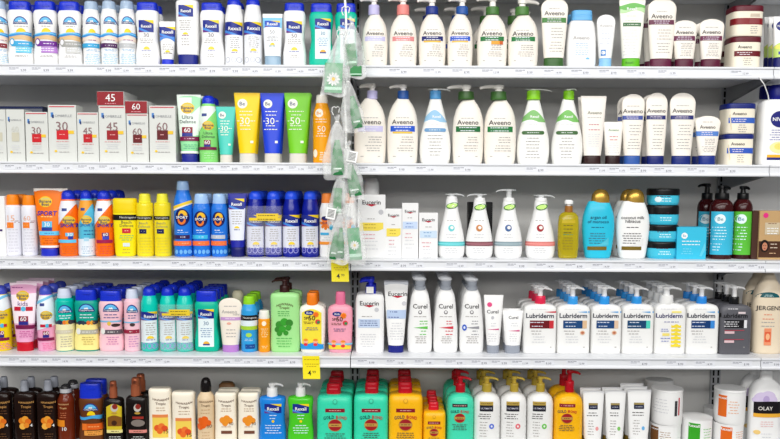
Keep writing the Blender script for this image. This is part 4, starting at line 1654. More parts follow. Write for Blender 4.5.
zb = 0
prev = None
JB = ((328, 365, 294, 'lowest'), (256, 294, 225, 'third'), (186, 224, 145, 'second'), (106, 144, 77, 'topmost one'))
for i, (yl, yb, yt, nm) in enumerate(JB):
    it = It(2, 4, 153 + (0 if i < 2 else 1), 283, yt, .09, 'cream_jar', 'black-lidded turquoise jar, %s of the four stacked' % nm + (' from the top' if nm in ('second', 'third') else ''), 'jar', 'stacked turquoise jars with black lids', zb=zb)
    jar(it, yl, M((60, 190, 222)), M('black', .3), n=2.4, foot=.9)
    it.rect(it.px(-.98), yl + 3, it.px(.98), yl + 34, M((70, 196, 224)), 'label')
    it.lines(it.px(.25), yl + 14, yl + 24, 2, 60, M((220, 242, 248)), 'label')
    if i == 3:
        it.ell(it.px(-.28), yl + 17, 12, 12, M((226, 244, 248)), 'emblem')
    it.lines(it.px(.1), yt + 34, yt + 35, 1, 60, M((90, 40, 60)), 'label')
    it.done()
    zb += it.h + .0006

it = It(2, 4, 284, 407, 240, .06, 'hair_product_box', 'turquoise cube carton beside the jar stack', 'box')
boxit(it, M((56, 192, 226)))
it.ell(it.px(-.5), 275, 13, 13, M('white'), 'emblem')
it.text('Be', it.px(-.5), 275, 13, M((56, 160, 200)), 'emblem')
it.lines(it.px(-.05), 298, 312, 2, 76, M('white'))
it.lines(it.px(-.3), 330, 350, 3, 50, M((120, 214, 236)))
it.poly([(it.px(.55), 360), (it.px(.9), 300), (it.px(.95), 330), (it.px(.7), 362)], M((96, 206, 232)), 'label')
it.done()


def argan(x0, x1, yt, lab_col, label, yf, ang, cr=4):
    it = It(2, cr, x0, x1, yt, .056, 'pump_bottle', label, 'bottle', 'brown pump bottles with black heads', yf)
    it.prof([(0, .93, .93, 2.2), (.015, .98, .98, 2.2), (.3, 1, 1, 2.2), (.82, 1, 1, 2.2), (.9, .92, .92, 2.2), (.97, .66, .66, 2), (1, .42, .45, 2)], it.z(118), M((62, 14, 16), .15))
    it.rect(it.px(-.97), 174, it.px(.97), 355, M(lab_col), 'label')
    it.ell(it.px(-.05), 205, 20, 20, M((230, 244, 246)), 'emblem')
    it.text('Be', it.px(-.05), 205, 20, M((70, 150, 180)), 'emblem')
    L = M((222, 242, 246))
    it.lines(it.px(-.1), 240, 290, 5, 60, L)
    it.lines(it.px(-.3), 310, 335, 3, 36, L)
    w = x1 - x0
    pump(it, it.xc, 96, 120, it.xc - w * .3, it.xc + w * .3, yt, ang, M('black', .3), M('black', .3), 1.7, headh=.010)
    it.done()


argan(418, 513, 64, (60, 186, 220), 'front brown pump bottle with turquoise label', .035, -75)
argan(514, 592, 66, (92, 190, 60), 'brown pump bottle with green label', .04, -80)
argan(366, 440, 56, (60, 182, 214), 'brown pump bottle with turquoise label, behind the front one', .10, 180)
it = It(2, 4, 597, 625, 172, .05, 'hair_color_box', 'narrow dark brown carton left of the tan hair color carton', 'box', yf=.04)
boxit(it, M((70, 44, 34)))
it.done()
it = It(2, 4, 627, 760, 172, .05, 'hair_color_box', 'tan and brown hair color carton with a portrait, at right edge', 'box')
boxit(it, M((196, 160, 112)))
it.rect(it.px(-1), 298, it.px(1), 366, M((74, 44, 30)), 'label')
it.ell(652, 190, 11, 11, M((226, 50, 130)), 'emblem')
it.rect(650, 220, 712, 270, M((206, 190, 160)), 'label')
it.text('HAIR', 682, 224, 50, M((150, 96, 50)), bold=1) if False else it.lines(682, 224, 226, 1, 56, M((140, 90, 50)))
it.lines(682, 244, 266, 3, 48, M('white'))
it.ell(651, 318, 19, 26, M((30, 18, 14)), 'portrait')
it.ell(652, 320, 11, 17, M((196, 130, 100)), 'portrait')
it.ell(648, 316, 2, 1.5, M('black'), 'portrait')
it.ell(656, 316, 2, 1.5, M('black'), 'portrait')
it.ell(652, 328, 4, 1.6, M((150, 40, 50)), 'portrait')
it.lines(690, 310, 325, 2, 30, M((220, 200, 180)))
it.lines(685, 348, 349, 1, 40, M((220, 180, 140)))
it.done()

# ================================================================== FOURTH SHELF
KD = 'aerosol sunscreen cans on the fourth shelf'
KCAP = M((214, 222, 240), .2)


def kid_can(cr, x0, x1, yt, yc, ys, mat, top, label, short, nb=3):
    it, y, w, H = spray_bb(3, cr, x0, x1, yt, yc, ys, mat, top, label, short, cap=M((70, 84, 200), .25), split=.60 if mat[2] > 100 else .36, slant=.05 if mat[2] > 100 else .1)
    it.wrap(y(.08), y(.13), M((120, 200, 235)), 'top_panel', fa=lambda u: -14 * u, fb=lambda u: -16 * u)
    it.rect(it.px(-.7), y(.525), it.px(-.1), y(.575), M((200, 30, 60)), 'colour_band')
    it.ell(it.px(.05), y(.55), w * .09, w * .11, M((80, 190, 225)), 'emblem')
    it.rect(it.px(.2), y(.525), it.px(.75), y(.575), M((200, 30, 60)), 'colour_band')
    it.rect(it.px(-.45), y(.64), it.px(.2), y(.71), M((170, 20, 60)), 'spf_block')
    it.text('60', it.px(-.12), y(.675), w * .24, M('white'), bold=1)
    it.rect(it.px(-.45), y(.71), it.px(.2), y(.755), M((50, 50, 150)), 'spf_block')
    it.rect(it.px(-.95), y(.76), it.px(.9), y(.81), M((140, 20, 80)), 'colour_band')
    it.lines(it.xc, y(.86), y(.95), 4, w * .6, M((236, 120, 170)))
    it.done()
    it.back(nb, .046 if w < 80 else .05, short)


kid_can(0, -36, 45, 84, 120, 165, (250, 222, 20), (232, 240, 244), 'yellow and white spray can, cut off by the left edge', 'yellow and white spray can', 1)

it = It(3, 0, 45, 158, 75, .034, 'sunscreen_tube', 'pink and white flat-topped tube standing on a red cap', 'tube')
tube(it, 318, 70, 138, M((240, 174, 210)), M((200, 14, 40)), crimp=M((250, 226, 238)))
it.patch(46, 157, lambda t: 246, lambda t: 128 - 10 * t, M((250, 236, 244)), 'label')
banana(it, 97, 131, 52, 44)
it.text('kids', 97, 163, 40, M((120, 80, 150)))
it.rect(62, 176, 88, 193, M((200, 24, 54)), 'colour_band')
it.ell(98, 185, 10, 10, M((90, 190, 225)), 'emblem')
it.rect(108, 176, 136, 193, M((200, 24, 54)), 'colour_band')
it.rect(78, 215, 116, 237, M((160, 20, 60)), 'spf_block')
it.text('60', 97, 226, 24, M('white'), bold=1)
it.rect(78, 237, 116, 251, M((46, 46, 150)), 'spf_block')
it.rect(66, 252, 142, 268, M((130, 20, 80)), 'colour_band')
it.lines(104, 278, 300, 4, 56, M((205, 90, 160)))
it.lines(80, 96, 100, 1, 50, M((180, 80, 160)))
it.done()
it.back(3, .043, 'pink tube with red cap')
kid_can(0, 156, 231, 84, 122, 165, (244, 170, 205), (232, 240, 248), 'pink and white spray can with swirled blue and white cap', 'pink and white spray can', 2)


def kc_logo(it, yl, w):
    arch_logo(it, it.px(-.1), yl, w * .62, 34)


def kc_can(cr, x0, x1, yt, yc, ys, mat, low, label, short, band, nb=3):
    it = It(3, cr, x0, x1, yt, .05, 'spray_can', label, 'spray can', KD)
    can(it, yc, ys, M(mat, .24), KCAP, .74, 'flat')
    w = x1 - x0
    if low:
        it.wrap(246, 358, M(low), 'lower_panel')
        it.wrap(233, 248, M((50, 60, 80)), 'lower_panel', fa=lambda u: 4 * math.sin(u * 7))
        for q, c in ((-.5, (40, 50, 80)), (-.1, (236, 120, 40)), (.25, (240, 170, 50)), (.6, (70, 60, 70))):
            it.ell(it.px(q), 240, w * .1, 9, M(c), 'emblem')
    kc_logo(it, 183, w)
    it.lines(it.px(-.1), 212, 222, 2, w * .55, M((60, 90, 150) if not low else (225, 240, 245)))
    if not low:
        it.rect(it.px(-.9), 238, it.px(.9), 243, M((120, 190, 225)))
        it.ell(it.px(-.05), 250, w * .14, 7, M((70, 50, 50)), 'emblem')
    it.rect(it.px(-.9), 271, it.px(.86), 287, M(band), 'colour_band')
    it.lines(it.px(0), 279, 279, 1, w * .5, M((225, 225, 220)), 'colour_band')
    it.lines(it.px(0), 300, 340, 5, w * .55, M((190, 180, 160) if low else (205, 140, 190)))
    it.done()
    it.back(nb, .05, short)


kc_can(0, 233, 311, 95, 135, 150, (0, 190, 172), (246, 240, 190), 'teal and pale yellow spray can with clear cap', 'teal and pale yellow can', (214, 206, 180), 3)


def kc_flip(x0, x1, yt, yc, mat, low, band, label, short, nb=3):
    it = It(3, 0, x0, x1, yt, .044, 'sunscreen_bottle', label, 'bottle', 'sunscreen bottles on the fourth shelf')
    it.prof(FLIP, it.z(yc), M(mat))
    w = x1 - x0
    if low:
        it.wrap(246, 356, M(low), 'lower_panel')
        it.wrap(236, 248, M((40, 60, 70)), 'lower_panel', fa=lambda u: 4 * math.sin(u * 7))
        for q, c in ((-.62, (40, 56, 90)), (-.3, (50, 60, 80)), (.1, (236, 110, 40)), (.4, (242, 170, 50)), (.7, (60, 60, 70))):
            it.ell(it.px(q), 242, w * .07, 9, M(c), 'emblem')
    else:
        it.rect(it.px(-.9), 233, it.px(.9), 240, M((130, 190, 225)))
        it.ell(it.px(-.2), 245, 8, 9, M((230, 190, 80)), 'emblem')
        it.ell(it.px(.3), 252, 16, 7, M((60, 44, 44)), 'emblem')
    arch_logo(it, it.px(-.05), 178, w * .62, 34)
    it.lines(it.px(-.05), 208, 220, 2, w * .62, M((226, 240, 245) if low else (60, 76, 150)))
    it.rect(it.px(-.72), 271, it.px(.9), 289, M(band), 'colour_band')
    it.ell(it.px(-.68), 277, 9, 13, M((235, 235, 230)), 'emblem')
    it.lines(it.px(.1), 280, 280, 1, 56, M((235, 235, 230)), 'colour_band')
    it.lines(it.px(.05), 302, 330, 4, w * .5, M((205, 180, 100) if low else (206, 130, 180)))
    flip_cap(it, yc, CAPB, .84)
    it.done()
    it.back(nb, .05, short)


kc_flip(312, 413, 101, 145, (0, 178, 156), (252, 238, 150), (178, 176, 160), 'teal and yellow sunscreen bottle with blue flip cap', 'teal and yellow bottle', 3)
kc_flip(414, 516, 106, 148, (250, 202, 212), None, (96, 84, 92), 'pale pink sunscreen bottle with blue flip cap', 'pale pink bottle', 3)
kc_can(0, 519, 588, 98, 138, 152, (250, 202, 214), None, 'pale pink spray can with clear cap and dark red band', 'pale pink spray can', (170, 40, 70), 3)

TL = (6, 204, 184)
rex_can(3, 0, 590, 662, 88, 126, 165, TL, (196, 232), 'teal spray can with blue dome cap, left of the twin pack', 'single teal can', (226, 238, 240), 3, 'teal aerosol cans', bot=(60, 200, 180), ybot=325)
rex_can(3, 1, -1, 68, 88, 126, 165, TL, (196, 232), 'teal spray can, left half of the yellow-banded twin pack', 'left teal can of the twin pack', (226, 238, 240), 3, 'teal aerosol cans', bot=(60, 200, 180), ybot=325)
rex_can(3, 1, 69, 140, 88, 126, 165, TL, (196, 232), 'teal spray can, right half of the yellow-banded twin pack', 'right teal can of the twin pack', (226, 238, 240), 3, 'teal aerosol cans', bot=(60, 200, 180), ybot=325)
twin_wrap(3, 1, -1, 140, 160, 350, 186, 212, 'clear wrap with yellow strip binding two teal cans')
rex_flip(3, 1, 145, 248, 106, 150, (160, 185, 224, 224), 'teal sunscreen bottle with white label and blue flip cap', 'teal bottle with white label', mat=(0, 188, 156), spf='30', nb=0, teal=True)
ITEMS[-1].back(3, .052, 'teal bottle with white label')

it = It(3, 1, 243, 346, 138, .036, 'cream_tube', 'cream round-topped tube standing on a lavender cap', 'tube')
tube(it, 330, 257, 326, M((238, 228, 214)), M((186, 130, 206)), arch=True)
it.lines(295, 175, 176, 1, 56, 'ink2')
it.text('Aveeno', 290, 197, 62, M('ink2'), bold=1)
it.text('baby', 318, 209, 26, M('ink2'))
it.rect(254, 220, 336, 233, M((196, 150, 206)), 'colour_band')
it.lines(295, 226, 227, 1, 56, M((225, 205, 230)), 'colour_band')
it.ell(288, 246, 9, 5, M((232, 170, 150)), 'emblem')
it.lines(295, 272, 300, 3, 50, 'ink2')
it.done()
it = It(3, 1, 300, 352, 105, .04, 'lotion_bottle', 'plain cream bottle in shadow behind the lavender-capped tube', 'bottle', yf=.12)
it.prof([(0, .95, .95, 2.4), (.03, 1, 1, 2.4), (.7, 1, 1, 2.4), (.93, .9, .9, 2.4), (1, .6, .6, 2.2)], it.h, M((206, 200, 170)))
it.done()

it = It(3, 1, 338, 409, 128, .05, 'spray_can', 'light blue spray can with lime cap and black band', 'spray can')
can(it, 162, 190, M((50, 160, 225), .24), M((150, 220, 40)), .72, 'flat')
it.rect(it.px(-.98), 211, it.px(.96), 233, M('black'), 'colour_band')
it.text('Neutrogena', it.px(-.02), 222, 52, M((225, 225, 225)), bold=1)
it.rect(it.px(-.95), 233, it.px(.95), 256, M((225, 238, 244)), 'colour_band')
it.rect(it.px(-.95), 256, it.px(.95), 272, M((170, 214, 60)), 'colour_band')
it.ell(it.px(-.1), 293, 12, 9, M((170, 220, 90)), 'emblem')
it.lines(it.px(-.1), 310, 316, 2, 40, M((190, 225, 245)))
it.rect(it.px(-.5), 332, it.px(.6), 350, M((24, 80, 160)))
it.lines(it.px(0), 341, 341, 1, 30, M((150, 200, 240)))
it.done()
it.back(2, .054, 'light blue can with lime cap')

it = It(3, 1, 410, 461, 188, .036, 'spray_can', 'small slim orange spray can with white cap', 'spray can')
can(it, 222, 228, M((246, 156, 24), .25), M((240, 236, 226)), .9, 'flat')
it.ell(it.px(-.05), 245, 9, 10, M((250, 240, 215)), 'emblem')
it.lines(it.xc, 268, 300, 5, 30, M((250, 226, 170)))
it.lines(it.xc, 340, 346, 2, 24, M((250, 226, 170)))
it.done()

it = It(3, 1, 463, 587, 55, .05, 'pump_bottle', 'pale green pump bottle with dark brown pump', 'bottle')
it.prof([(0, .9, .85, 4), (.02, .96, .95, 4), (.12, 1, 1, 4), (.45, .96, 1, 4), (.8, .98, 1, 4), (.92, 1, .95, 4), (.975, .93, .85, 3.6), (1, .6, .6, 3)], it.z(112), M((168, 232, 150), .25))
pump(it, 522, 84, 116, 500, 542, 58, 182, M((58, 26, 24)), M((60, 28, 26)), 2.5, headh=.008)
it.text('HAWAIIAN', 522, 163, 66, M((100, 70, 40)), bold=1, arc=8)
it.text('Tropic', 520, 180, 42, M((100, 80, 40)), bold=1)
it.lines(518, 195, 212, 3, 54, M((90, 180, 90)))
for (xx, yy, r) in ((500, 250, 16), (520, 238, 16), (540, 242, 15), (492, 270, 12), (512, 268, 14), (536, 262, 12), (526, 284, 10), (500, 286, 11)):
    it.ell(xx, yy, r, r, M((60, 146 + int(yy) % 30, 50)), 'emblem')
it.text('lime', 545, 275, 18, M((90, 190, 80))) if False else None
it.lines(518, 306, 340, 4, 70, M((100, 190, 96)))
it.done()
it.back(1, .06, 'pale green pump bottle')

KB = [(0, .82, .85, 3), (.02, .9, .95, 3), (.2, .94, 1, 3), (.6, 1, 1, 3), (.85, 1, 1, 3), (.94, .9, .9, 2.8), (1, .45, .55, 2.4)]


def kid_bot(cr, x0, x1, yt, yc, mat, capm, pan, capx, label, short, nb, dy):
    it = It(3, cr, x0, x1, yt, .042, 'sunscreen_bottle', label, 'bottle', 'children sunscreen bottles')
    it.prof(KB, it.z(yc - 4), M(mat, .28))
    zc = it.z(yc)
    cx = it.x((capx[0] + capx[1]) / 2)
    a = (capx[1] - capx[0]) / 2 * it.k
    it.solid([(zc - .002, a * 1.02, a * .9, 2.6), (zc + .001, a * 1.03, a * .92, 2.6), (it.h - .006, a * .96, a * .85, 2.6), (it.h, a * .84, a * .7, 2.6)], M(capm), 'cap', cx=cx)
    w = x1 - x0
    if pan:
        it.patch(it.px(-.82), it.px(.68), 335, lambda t: 200 - 16 * math.sin(t * PI), M(pan), 'label')
    it.ell(it.px(-.25), 200 + dy, w * .19, 10, M((30, 50, 140)), 'emblem')
    it.text('Kids', it.px(-.25), 200 + dy, w * .2, M('white'), 'emblem', bold=1)
    for k in range(8):
        aa = k * PI / 4
        it.ell(it.px(.25) + 9 * math.cos(aa), 207 + dy + 9 * math.sin(aa), 4, 4, M((246, 150, 30)), 'emblem')
    it.ell(it.px(.25), 207 + dy, 8, 8, M((244, 110, 30)), 'emblem')
    it.text('SPF', it.px(-.4), 222 + dy, w * .22, M((90, 60, 40)), bold=1)
    it.text('50', it.px(-.05), 221 + dy, w * .24, M((90, 60, 40)), bold=1)
    it.text('mini', it.px(-.3), 240 + dy, w * .4, M((100, 70, 40)), bold=1) if False else it.lines(it.px(-.3), 238 + dy, 244 + dy, 2, w * .42, M((120, 80, 40)))
    it.ell(it.px(.38), 237 + dy, 10, 10, M((220, 60, 70)), 'emblem')
    it.ell(it.px(.42), 239 + dy, 6, 6, M((60, 150, 90)), 'emblem')
    it.lines(it.px(-.05), 262 + dy, 270 + dy, 2, w * .56, M((120, 100, 150)))
    yy = 318 + (6 if cr == 2 else 0)
    it.patch(it.px(-.88), it.px(.8), 352, lambda t: yy + 10 + 4 * math.sin(t * 8), M((40, 150, 225) if pan else (246, 212, 60)), 'label')
    if not pan:
        it.patch(it.px(-.92), it.px(.92), yy + 10, yy + 3, M((120, 200, 230)), 'label')
    for q in (-.5, .2):
        it.ell(it.px(q), yy + 2, 9, 9, M((246, 180, 150)), 'emblem')
        it.ell(it.px(q), yy - 5, 9, 5, M((236, 140, 40)), 'emblem')
        it.ell(it.px(q), yy + 14, 8, 6, M((226, 40, 60)), 'emblem')
    it.done()
    if nb:
        it.back(nb, .05, short)


kid_bot(1, 584, 692, 115, 165, (244, 240, 230), (250, 130, 20), (246, 226, 60), (614, 660), 'white sunscreen bottle with orange cap and yellow label', 'white bottle with orange cap', 1, 0)
kid_bot(2, 117, 220, 110, 165, (246, 166, 186), (240, 120, 160), None, (149, 190), 'pink sunscreen bottle with pink cap, under the yellow tag', 'pink bottle with pink cap', 0, 5)

it = It(3, 2, 233, 352, 55, .05, 'pump_bottle', 'white squarish pump bottle with royal blue pump', 'bottle')
it.prof([(0, .95, .9, 5), (.015, .98, .97, 5), (.1, 1, 1, 5), (.88, 1, 1, 5), (.95, .96, .92, 4.5), (.985, .86, .8, 4), (1, .6, .6, 3)], it.z(118), M('white'))
pump(it, 296, 84, 121, 274, 318, 56, 183, M((26, 40, 190)), M((28, 44, 196)), 2.0, headh=.012)
it.poly([(278, 88), (308, 88), (308, 115), (278, 115)], M('white'), 'label') if False else None
mb = MB()
v, f = box_geo(it.x(278), it.x(308), -.0205, -.0195, it.z(115), it.z(88))
mb.add(v, f, M('white'))
it.obj(mb, 'cap_sticker', smooth=False)
euc_mark(it, 290, 160, 76)
it.ell(320, 187, 9, 9, M((200, 200, 205)), 'emblem')
it.rect(245, 226, 333, 262, M((196, 212, 236)), 'colour_band')
it.lines(288, 234, 252, 3, 74, M((90, 110, 170)), 'colour_band')
it.lines(280, 215, 216, 1, 60, 'ink2')
it.lines(285, 290, 340, 6, 66, 'ltgray')
it.done()
it.back(1, .055, 'white squarish bottle with blue pump')
it = It(3, 2, 351, 452, 72, .038, 'cream_tube', 'tall white tube with blue cap and pale blue band', 'tube')
tube(it, 332, 373, 437, M('white'), M((26, 36, 140)), crimp=M((200, 204, 212)))
euc_mark(it, 408, 123, 76)
it.ell(434, 163, 9, 9, M((205, 205, 210)), 'emblem')
it.rect(364, 190, 442, 226, M((186, 206, 236)), 'colour_band')
it.lines(392, 198, 220, 2, 44, M((60, 80, 160)), 'colour_band')
it.lines(404, 245, 310, 7, 56, 'ltgray')
it.done()
it.back(1, .042, 'tall white tube with blue cap')

CU = [(0, .88, .85, 2.8), (.015, .94, .95, 2.8), (.1, 1, 1, 2.8), (.35, .99, 1, 2.8), (.6, .88, .97, 2.7), (.8, .79, .9, 2.6), (.9, .70, .78, 2.5), (.965, .58, .64, 2.3), (1, .48, .5, 2)]


def curel(cr, x0, x1, yt, yc, c, label, short, nb=1, spot=None):
    it = It(3, cr, x0, x1, yt, .048, 'lotion_bottle', label, 'bottle', 'white bottles with gray disc caps')
    it.prof(CU, it.z(yc), M('white', .3))
    w = x1 - x0
    zc = it.z(yc)
    GR = M((172, 178, 188), .3)
    a = it.hw * .46
    xo = it.hw * .0
    it.solid([(zc - .003, a, a, 2), (zc + .008, a * 1.02, a * 1.02, 2), (zc + .0085, a * .9, a * .9, 2)], GR, 'neck_collar', cx=xo)
    # press-top head, tilted forward and to the left
    mb = MB()
    hz = it.h
    z1 = zc + .008
    loft(mb, [(z1, a * .8, a * .8, 2), (z1 + (hz - z1) * .5, a * .95, a * .95, 2)], GR, 20, xo)
    hd = it.obj(mb, 'press_head')
    mb = MB()
    n, K = 24, 7
    v, f = [], []
    zm = z1 + (hz - z1) * .38
    for j in range(K):
        q = PI * j / (K - 1)
        for k in range(n):
            t = 2 * PI * k / n
            x = a * 1.3 * math.sin(q) * math.cos(t) - a * .18
            y = a * 1.1 * math.sin(q) * math.sin(t)
            v.append((xo + x, y, zm + (hz - zm) * .5 - (hz - zm) * .5 * math.cos(q) - x * .10))
    for j in range(K - 1):
        for k in range(n):
            f.append((j * n + k, j * n + (k + 1) % n, (j + 1) * n + (k + 1) % n, (j + 1) * n + k))
    mb.add(v, f, M((240, 242, 246), .2))
    it.obj(mb, 'thumb_pad', hd)
    it.text('Curel', it.px(.02), 173, w * .56, M((50, 48, 50)), bold=1)
    it.ell(it.px(.02), 198, w * .075, w * .08, M((110, 106, 110)), 'emblem')
    it.ell(it.px(.02), 197, w * .045, w * .05, M((236, 236, 236)), 'emblem')
    it.lines(it.px(.02), 216, 220, 1, w * .6, 'ink2')
    it.lines(it.px(.3), 235, 246, 2, w * .34, M(c))
    it.poly([(it.px(-.5), 262), (it.px(.62), 256), (it.px(.62), 268)], M(c), 'colour_band')
    it.lines(it.px(.3), 276, 290, 2, w * .3, M(c))
    it.lines(it.px(.1), 300, 325, 4, w * .5, 'ink2')
    if spot:
        it.ell(it.px(-.55), 262, w * .09, w * .13, M(spot), 'emblem')
        it.ell(it.px(-.55), 262, w * .04, w * .06, M((220, 228, 245)), 'emblem')
    it.done()
    it.back(nb, .052, short)


curel(2, 450, 553, 42, 98, (100, 200, 80), 'white bottle with gray press cap and green stripe', 'white bottle with green stripe', 3)
curel(2, 558, 660, 42, 98, (214, 50, 70), 'white bottle with gray press cap and red stripe', 'white bottle with red stripe', 3)
curel(3, -2, 99, 46, 100, (150, 150, 156), 'white bottle with gray press cap and blue spot', 'white bottle with blue spot', 3, spot=(40, 90, 200))
for (x0, x1, yt, yc, cx0, cx1, lab, tx, ty, nm) in ((99, 181, 125, 332, 110, 162, 'tall white tube with gray cap and pink dot', 137, 197, 46), (178, 265, 190, 332, 188, 251, 'short white tube with gray cap, left of the red-collared pump', 224, 222, 38)):
    it = It(3, 3, x0, x1, yt, .036, 'cream_tube', lab, 'tube', 'white tubes with gray caps')
    tube(it, yc, cx0, cx1, M('white'), M((150, 156, 168), .3))
    it.text('Curel', tx, ty, nm, M((60, 58, 62)), bold=1)
    if yt < 150:
        it.ell(124, 168, 10, 10, M((226, 70, 130)), 'emblem')
        it.ell(137, 222, 6, 7, M((190, 190, 195)), 'emblem')
    it.lines(tx + 4, 246, 256, 2, 30, 'ltgray')
    it.poly([(tx - 22, 271 if yt < 150 else 277), (tx + 26, 267 if yt < 150 else 273), (tx + 26, 273 if yt < 150 else 280)], M((206, 70, 130)), 'colour_band')
    it.lines(tx, 290, 318, 4, 36, 'ltgray')
    it.done()
    if yt > 150:
        it.back(1, .04, 'short white tube with gray cap')

LUB = [(0, .96, .9, 6), (.012, .985, .97, 6), (.06, 1, 1, 6), (.8, 1, 1, 6), (.9, .99, .97, 5), (.945, .93, .9, 4.5), (.975, .8, .8, 4), (1, .5, .6, 3)]


def lub(cr, x0, x1, ytop, c0, c1, cx0, cx1, col, blk, blk2, label, short, nb, mat=(238, 238, 236), ltr=(34, 38, 60), style=0, dep=.052, backcol=None, sg=(100, 170, 225)):
    it = It(3, cr, x0, x1, ytop, dep, 'pump_bottle', label, 'bottle', 'squarish pump bottles on the fourth shelf')
    it.prof(LUB, it.z(c1), M(mat, .3))
    w = x1 - x0
    yt = 210
    it.text('Lubriderm', it.px(.06), yt + 2, w * .82, M(ltr), bold=2)
    it.lines(it.xc, 184, 186, 1, w * .5, 'ltgray')
    if style == 0:
        it.poly([(it.px(.3), yt - 14), (it.px(.92), yt - 17), (it.px(.92), yt - 9)], M(sg), 'emblem')
        it.rect(it.px(-.55), 232, it.px(.62), 265, M(blk), 'colour_block')
        it.rect(it.px(.62), 232, it.px(.88), 265, M(blk2), 'colour_block')
        it.lines(it.px(-.1), 240, 256, 2, w * .44, M((215, 220, 232)), 'colour_block')
        it.lines(it.px(-.15), 276, 288, 2, w * .4, 'ink2')
        it.lines(it.px(.0), 300, 322, 3, w * .44, 'ltgray')
        if short.startswith('tan'):
            it.ell(it.px(.62), 283, 10, 9, M((230, 190, 160)), 'emblem')
            it.ell(it.px(.62), 283, 6, 5, M((190, 110, 80)), 'emblem')
    elif style == 1:
        it.lines(it.px(.2), 238, 239, 1, w * .5, M((110, 110, 180)))
        for k in range(6):
            yy = 250 + k * 16
            it.patch(it.px(.2), it.px(.82), lambda t, q=yy: q + 12, lambda t, q=yy: q + 3 * math.sin(t * 9), M((246, 222, 60)), 'label')
        it.rect(it.px(.2), 192, it.px(.8), 200, M((250, 236, 140)), 'label')
        it.rect(it.px(-.35), 285, it.px(.1), 296, M((244, 224, 120)), 'label')
        it.lines(it.px(-.2), 268, 276, 2, w * .3, M((130, 140, 200)))
        it.lines(it.px(-.15), 306, 318, 2, w * .3, M((130, 140, 200)))
    else:
        it.rect(it.px(.3), 196, it.px(.75), 204, M((220, 205, 208)), 'label')
        it.rect(it.px(-.5), 230, it.px(.68), 263, M((22, 22, 26)), 'colour_block')
        it.rect(it.px(.68), 230, it.px(.86), 263, M((226, 226, 230)), 'colour_block')
        it.lines(it.px(-.1), 238, 256, 3, w * .5, M((210, 210, 214)), 'colour_block')
        for yy in (272, 310):
            it.rect(it.px(-.5), yy, it.px(.7), yy + 2.5, M((186, 60, 80)), 'label')
            it.rect(it.px(-.5), yy + 5, it.px(.1), yy + 15, M((222, 190, 195)), 'label')
    it.lines(it.px(.72), 343, 344, 1, 8, 'ink2')
    pump(it, (cx0 + cx1) / 2, c0, c1, cx0, cx1, ytop, -8, M(col, .25), M((240, 240, 240)), 2.1, headh=.008, flat=True)
    it.done()
    it.back(nb, dep + .004, short)


lub(3, 263, 400, 92, 128, 160, 312, 357, (226, 44, 80), (120, 20, 32), (206, 50, 60), 'white squarish pump bottle with crimson collar', 'crimson-collared white pump bottle', 2, sg=(206, 80, 90))
BC = (60, 160, 235)
lub(3, 403, 539, 90, 130, 162, 448, 492, BC, (30, 78, 134), (226, 190, 150), 'blue-collared squarish pump bottle, left of two with tan squares', 'tan-squared left pump bottle', 3)
lub(3, 545, 670, 90, 130, 162, 580, 624, (50, 155, 235), (32, 76, 134), (228, 196, 168), 'blue-collared squarish pump bottle, right of two with tan squares', 'tan-squared right pump bottle', 4)
lub(4, 46, 177, 92, 130, 160, 88, 131, (50, 150, 225), (26, 76, 120), (80, 210, 190), 'white squarish pump bottle with blue collar and mint square', 'mint-squared pump bottle', 3)
lub(4, 181, 310, 90, 124, 158, 205, 262, (238, 238, 236), None, None, 'white squarish pump bottle with white collar and yellow stripes', 'yellow-striped white pump bottle', 3, ltr=(34, 34, 110), style=1)
lub(4, 313, 447, 90, 130, 160, 360, 402, (48, 140, 225), (24, 66, 126), (60, 140, 220), 'white squarish pump bottle with blue collar and blue square', 'blue-squared pump bottle', 2)
lub(4, 451, 583, 88, 132, 162, 498, 537, (20, 20, 22), None, None, 'dark gray squarish pump bottle with black collar', 'dark gray pump bottle', 2, mat=(92, 92, 98), ltr=(22, 22, 26), style=2)

it = It(3, 4, 594, 724, 34, .06, 'lotion_bottle', 'large cream lotion bottle with teal arch label, at right edge', 'bottle', yf=.04)
it.prof([(0, .86, .85, 2.6), (.015, .92, .95, 2.6), (.1, .97, 1, 2.6), (.3, .99, 1, 2.6), (.55, 1, 1, 2.6), (.68, .97, 1, 2.6), (.78, .86, .95, 2.5), (.86, .66, .8, 2.4), (.92, .46, .6, 2.2), (.98, .36, .48, 2), (1, .3, .4, 2)], it.h, M((232, 216, 190), .3))
it.ell(it.px(.05), 136, 44, 22, M((24, 96, 104)), 'label', 1)
it.lines(it.px(.05), 126, 131, 2, 40, M((200, 225, 225)), 'label')
it.text('JERGENS', it.px(.12), 183, 96, M((60, 56, 56)), bold=1)
it.lines(it.px(.08), 208, 226, 2, 50, M((226, 130, 100)))
it.lines(it.px(.08), 240, 256, 2, 56, 'ink2')
it.patch(it.px(-.15), it.px(.3), 336, 265, M((240, 150, 110)), 'label')
it.patch(it.px(-.1), it.px(.25), 322, 280, M((226, 96, 60)), 'label')
it.ell(it.px(.08), 300, 8, 14, M((246, 186, 140)), 'label')
it.done()
it.back(1, .066, 'large cream lotion bottle')

# ================================================================== BOTTOM SHELF
HT = 'dark oil bottles with gray spray heads'


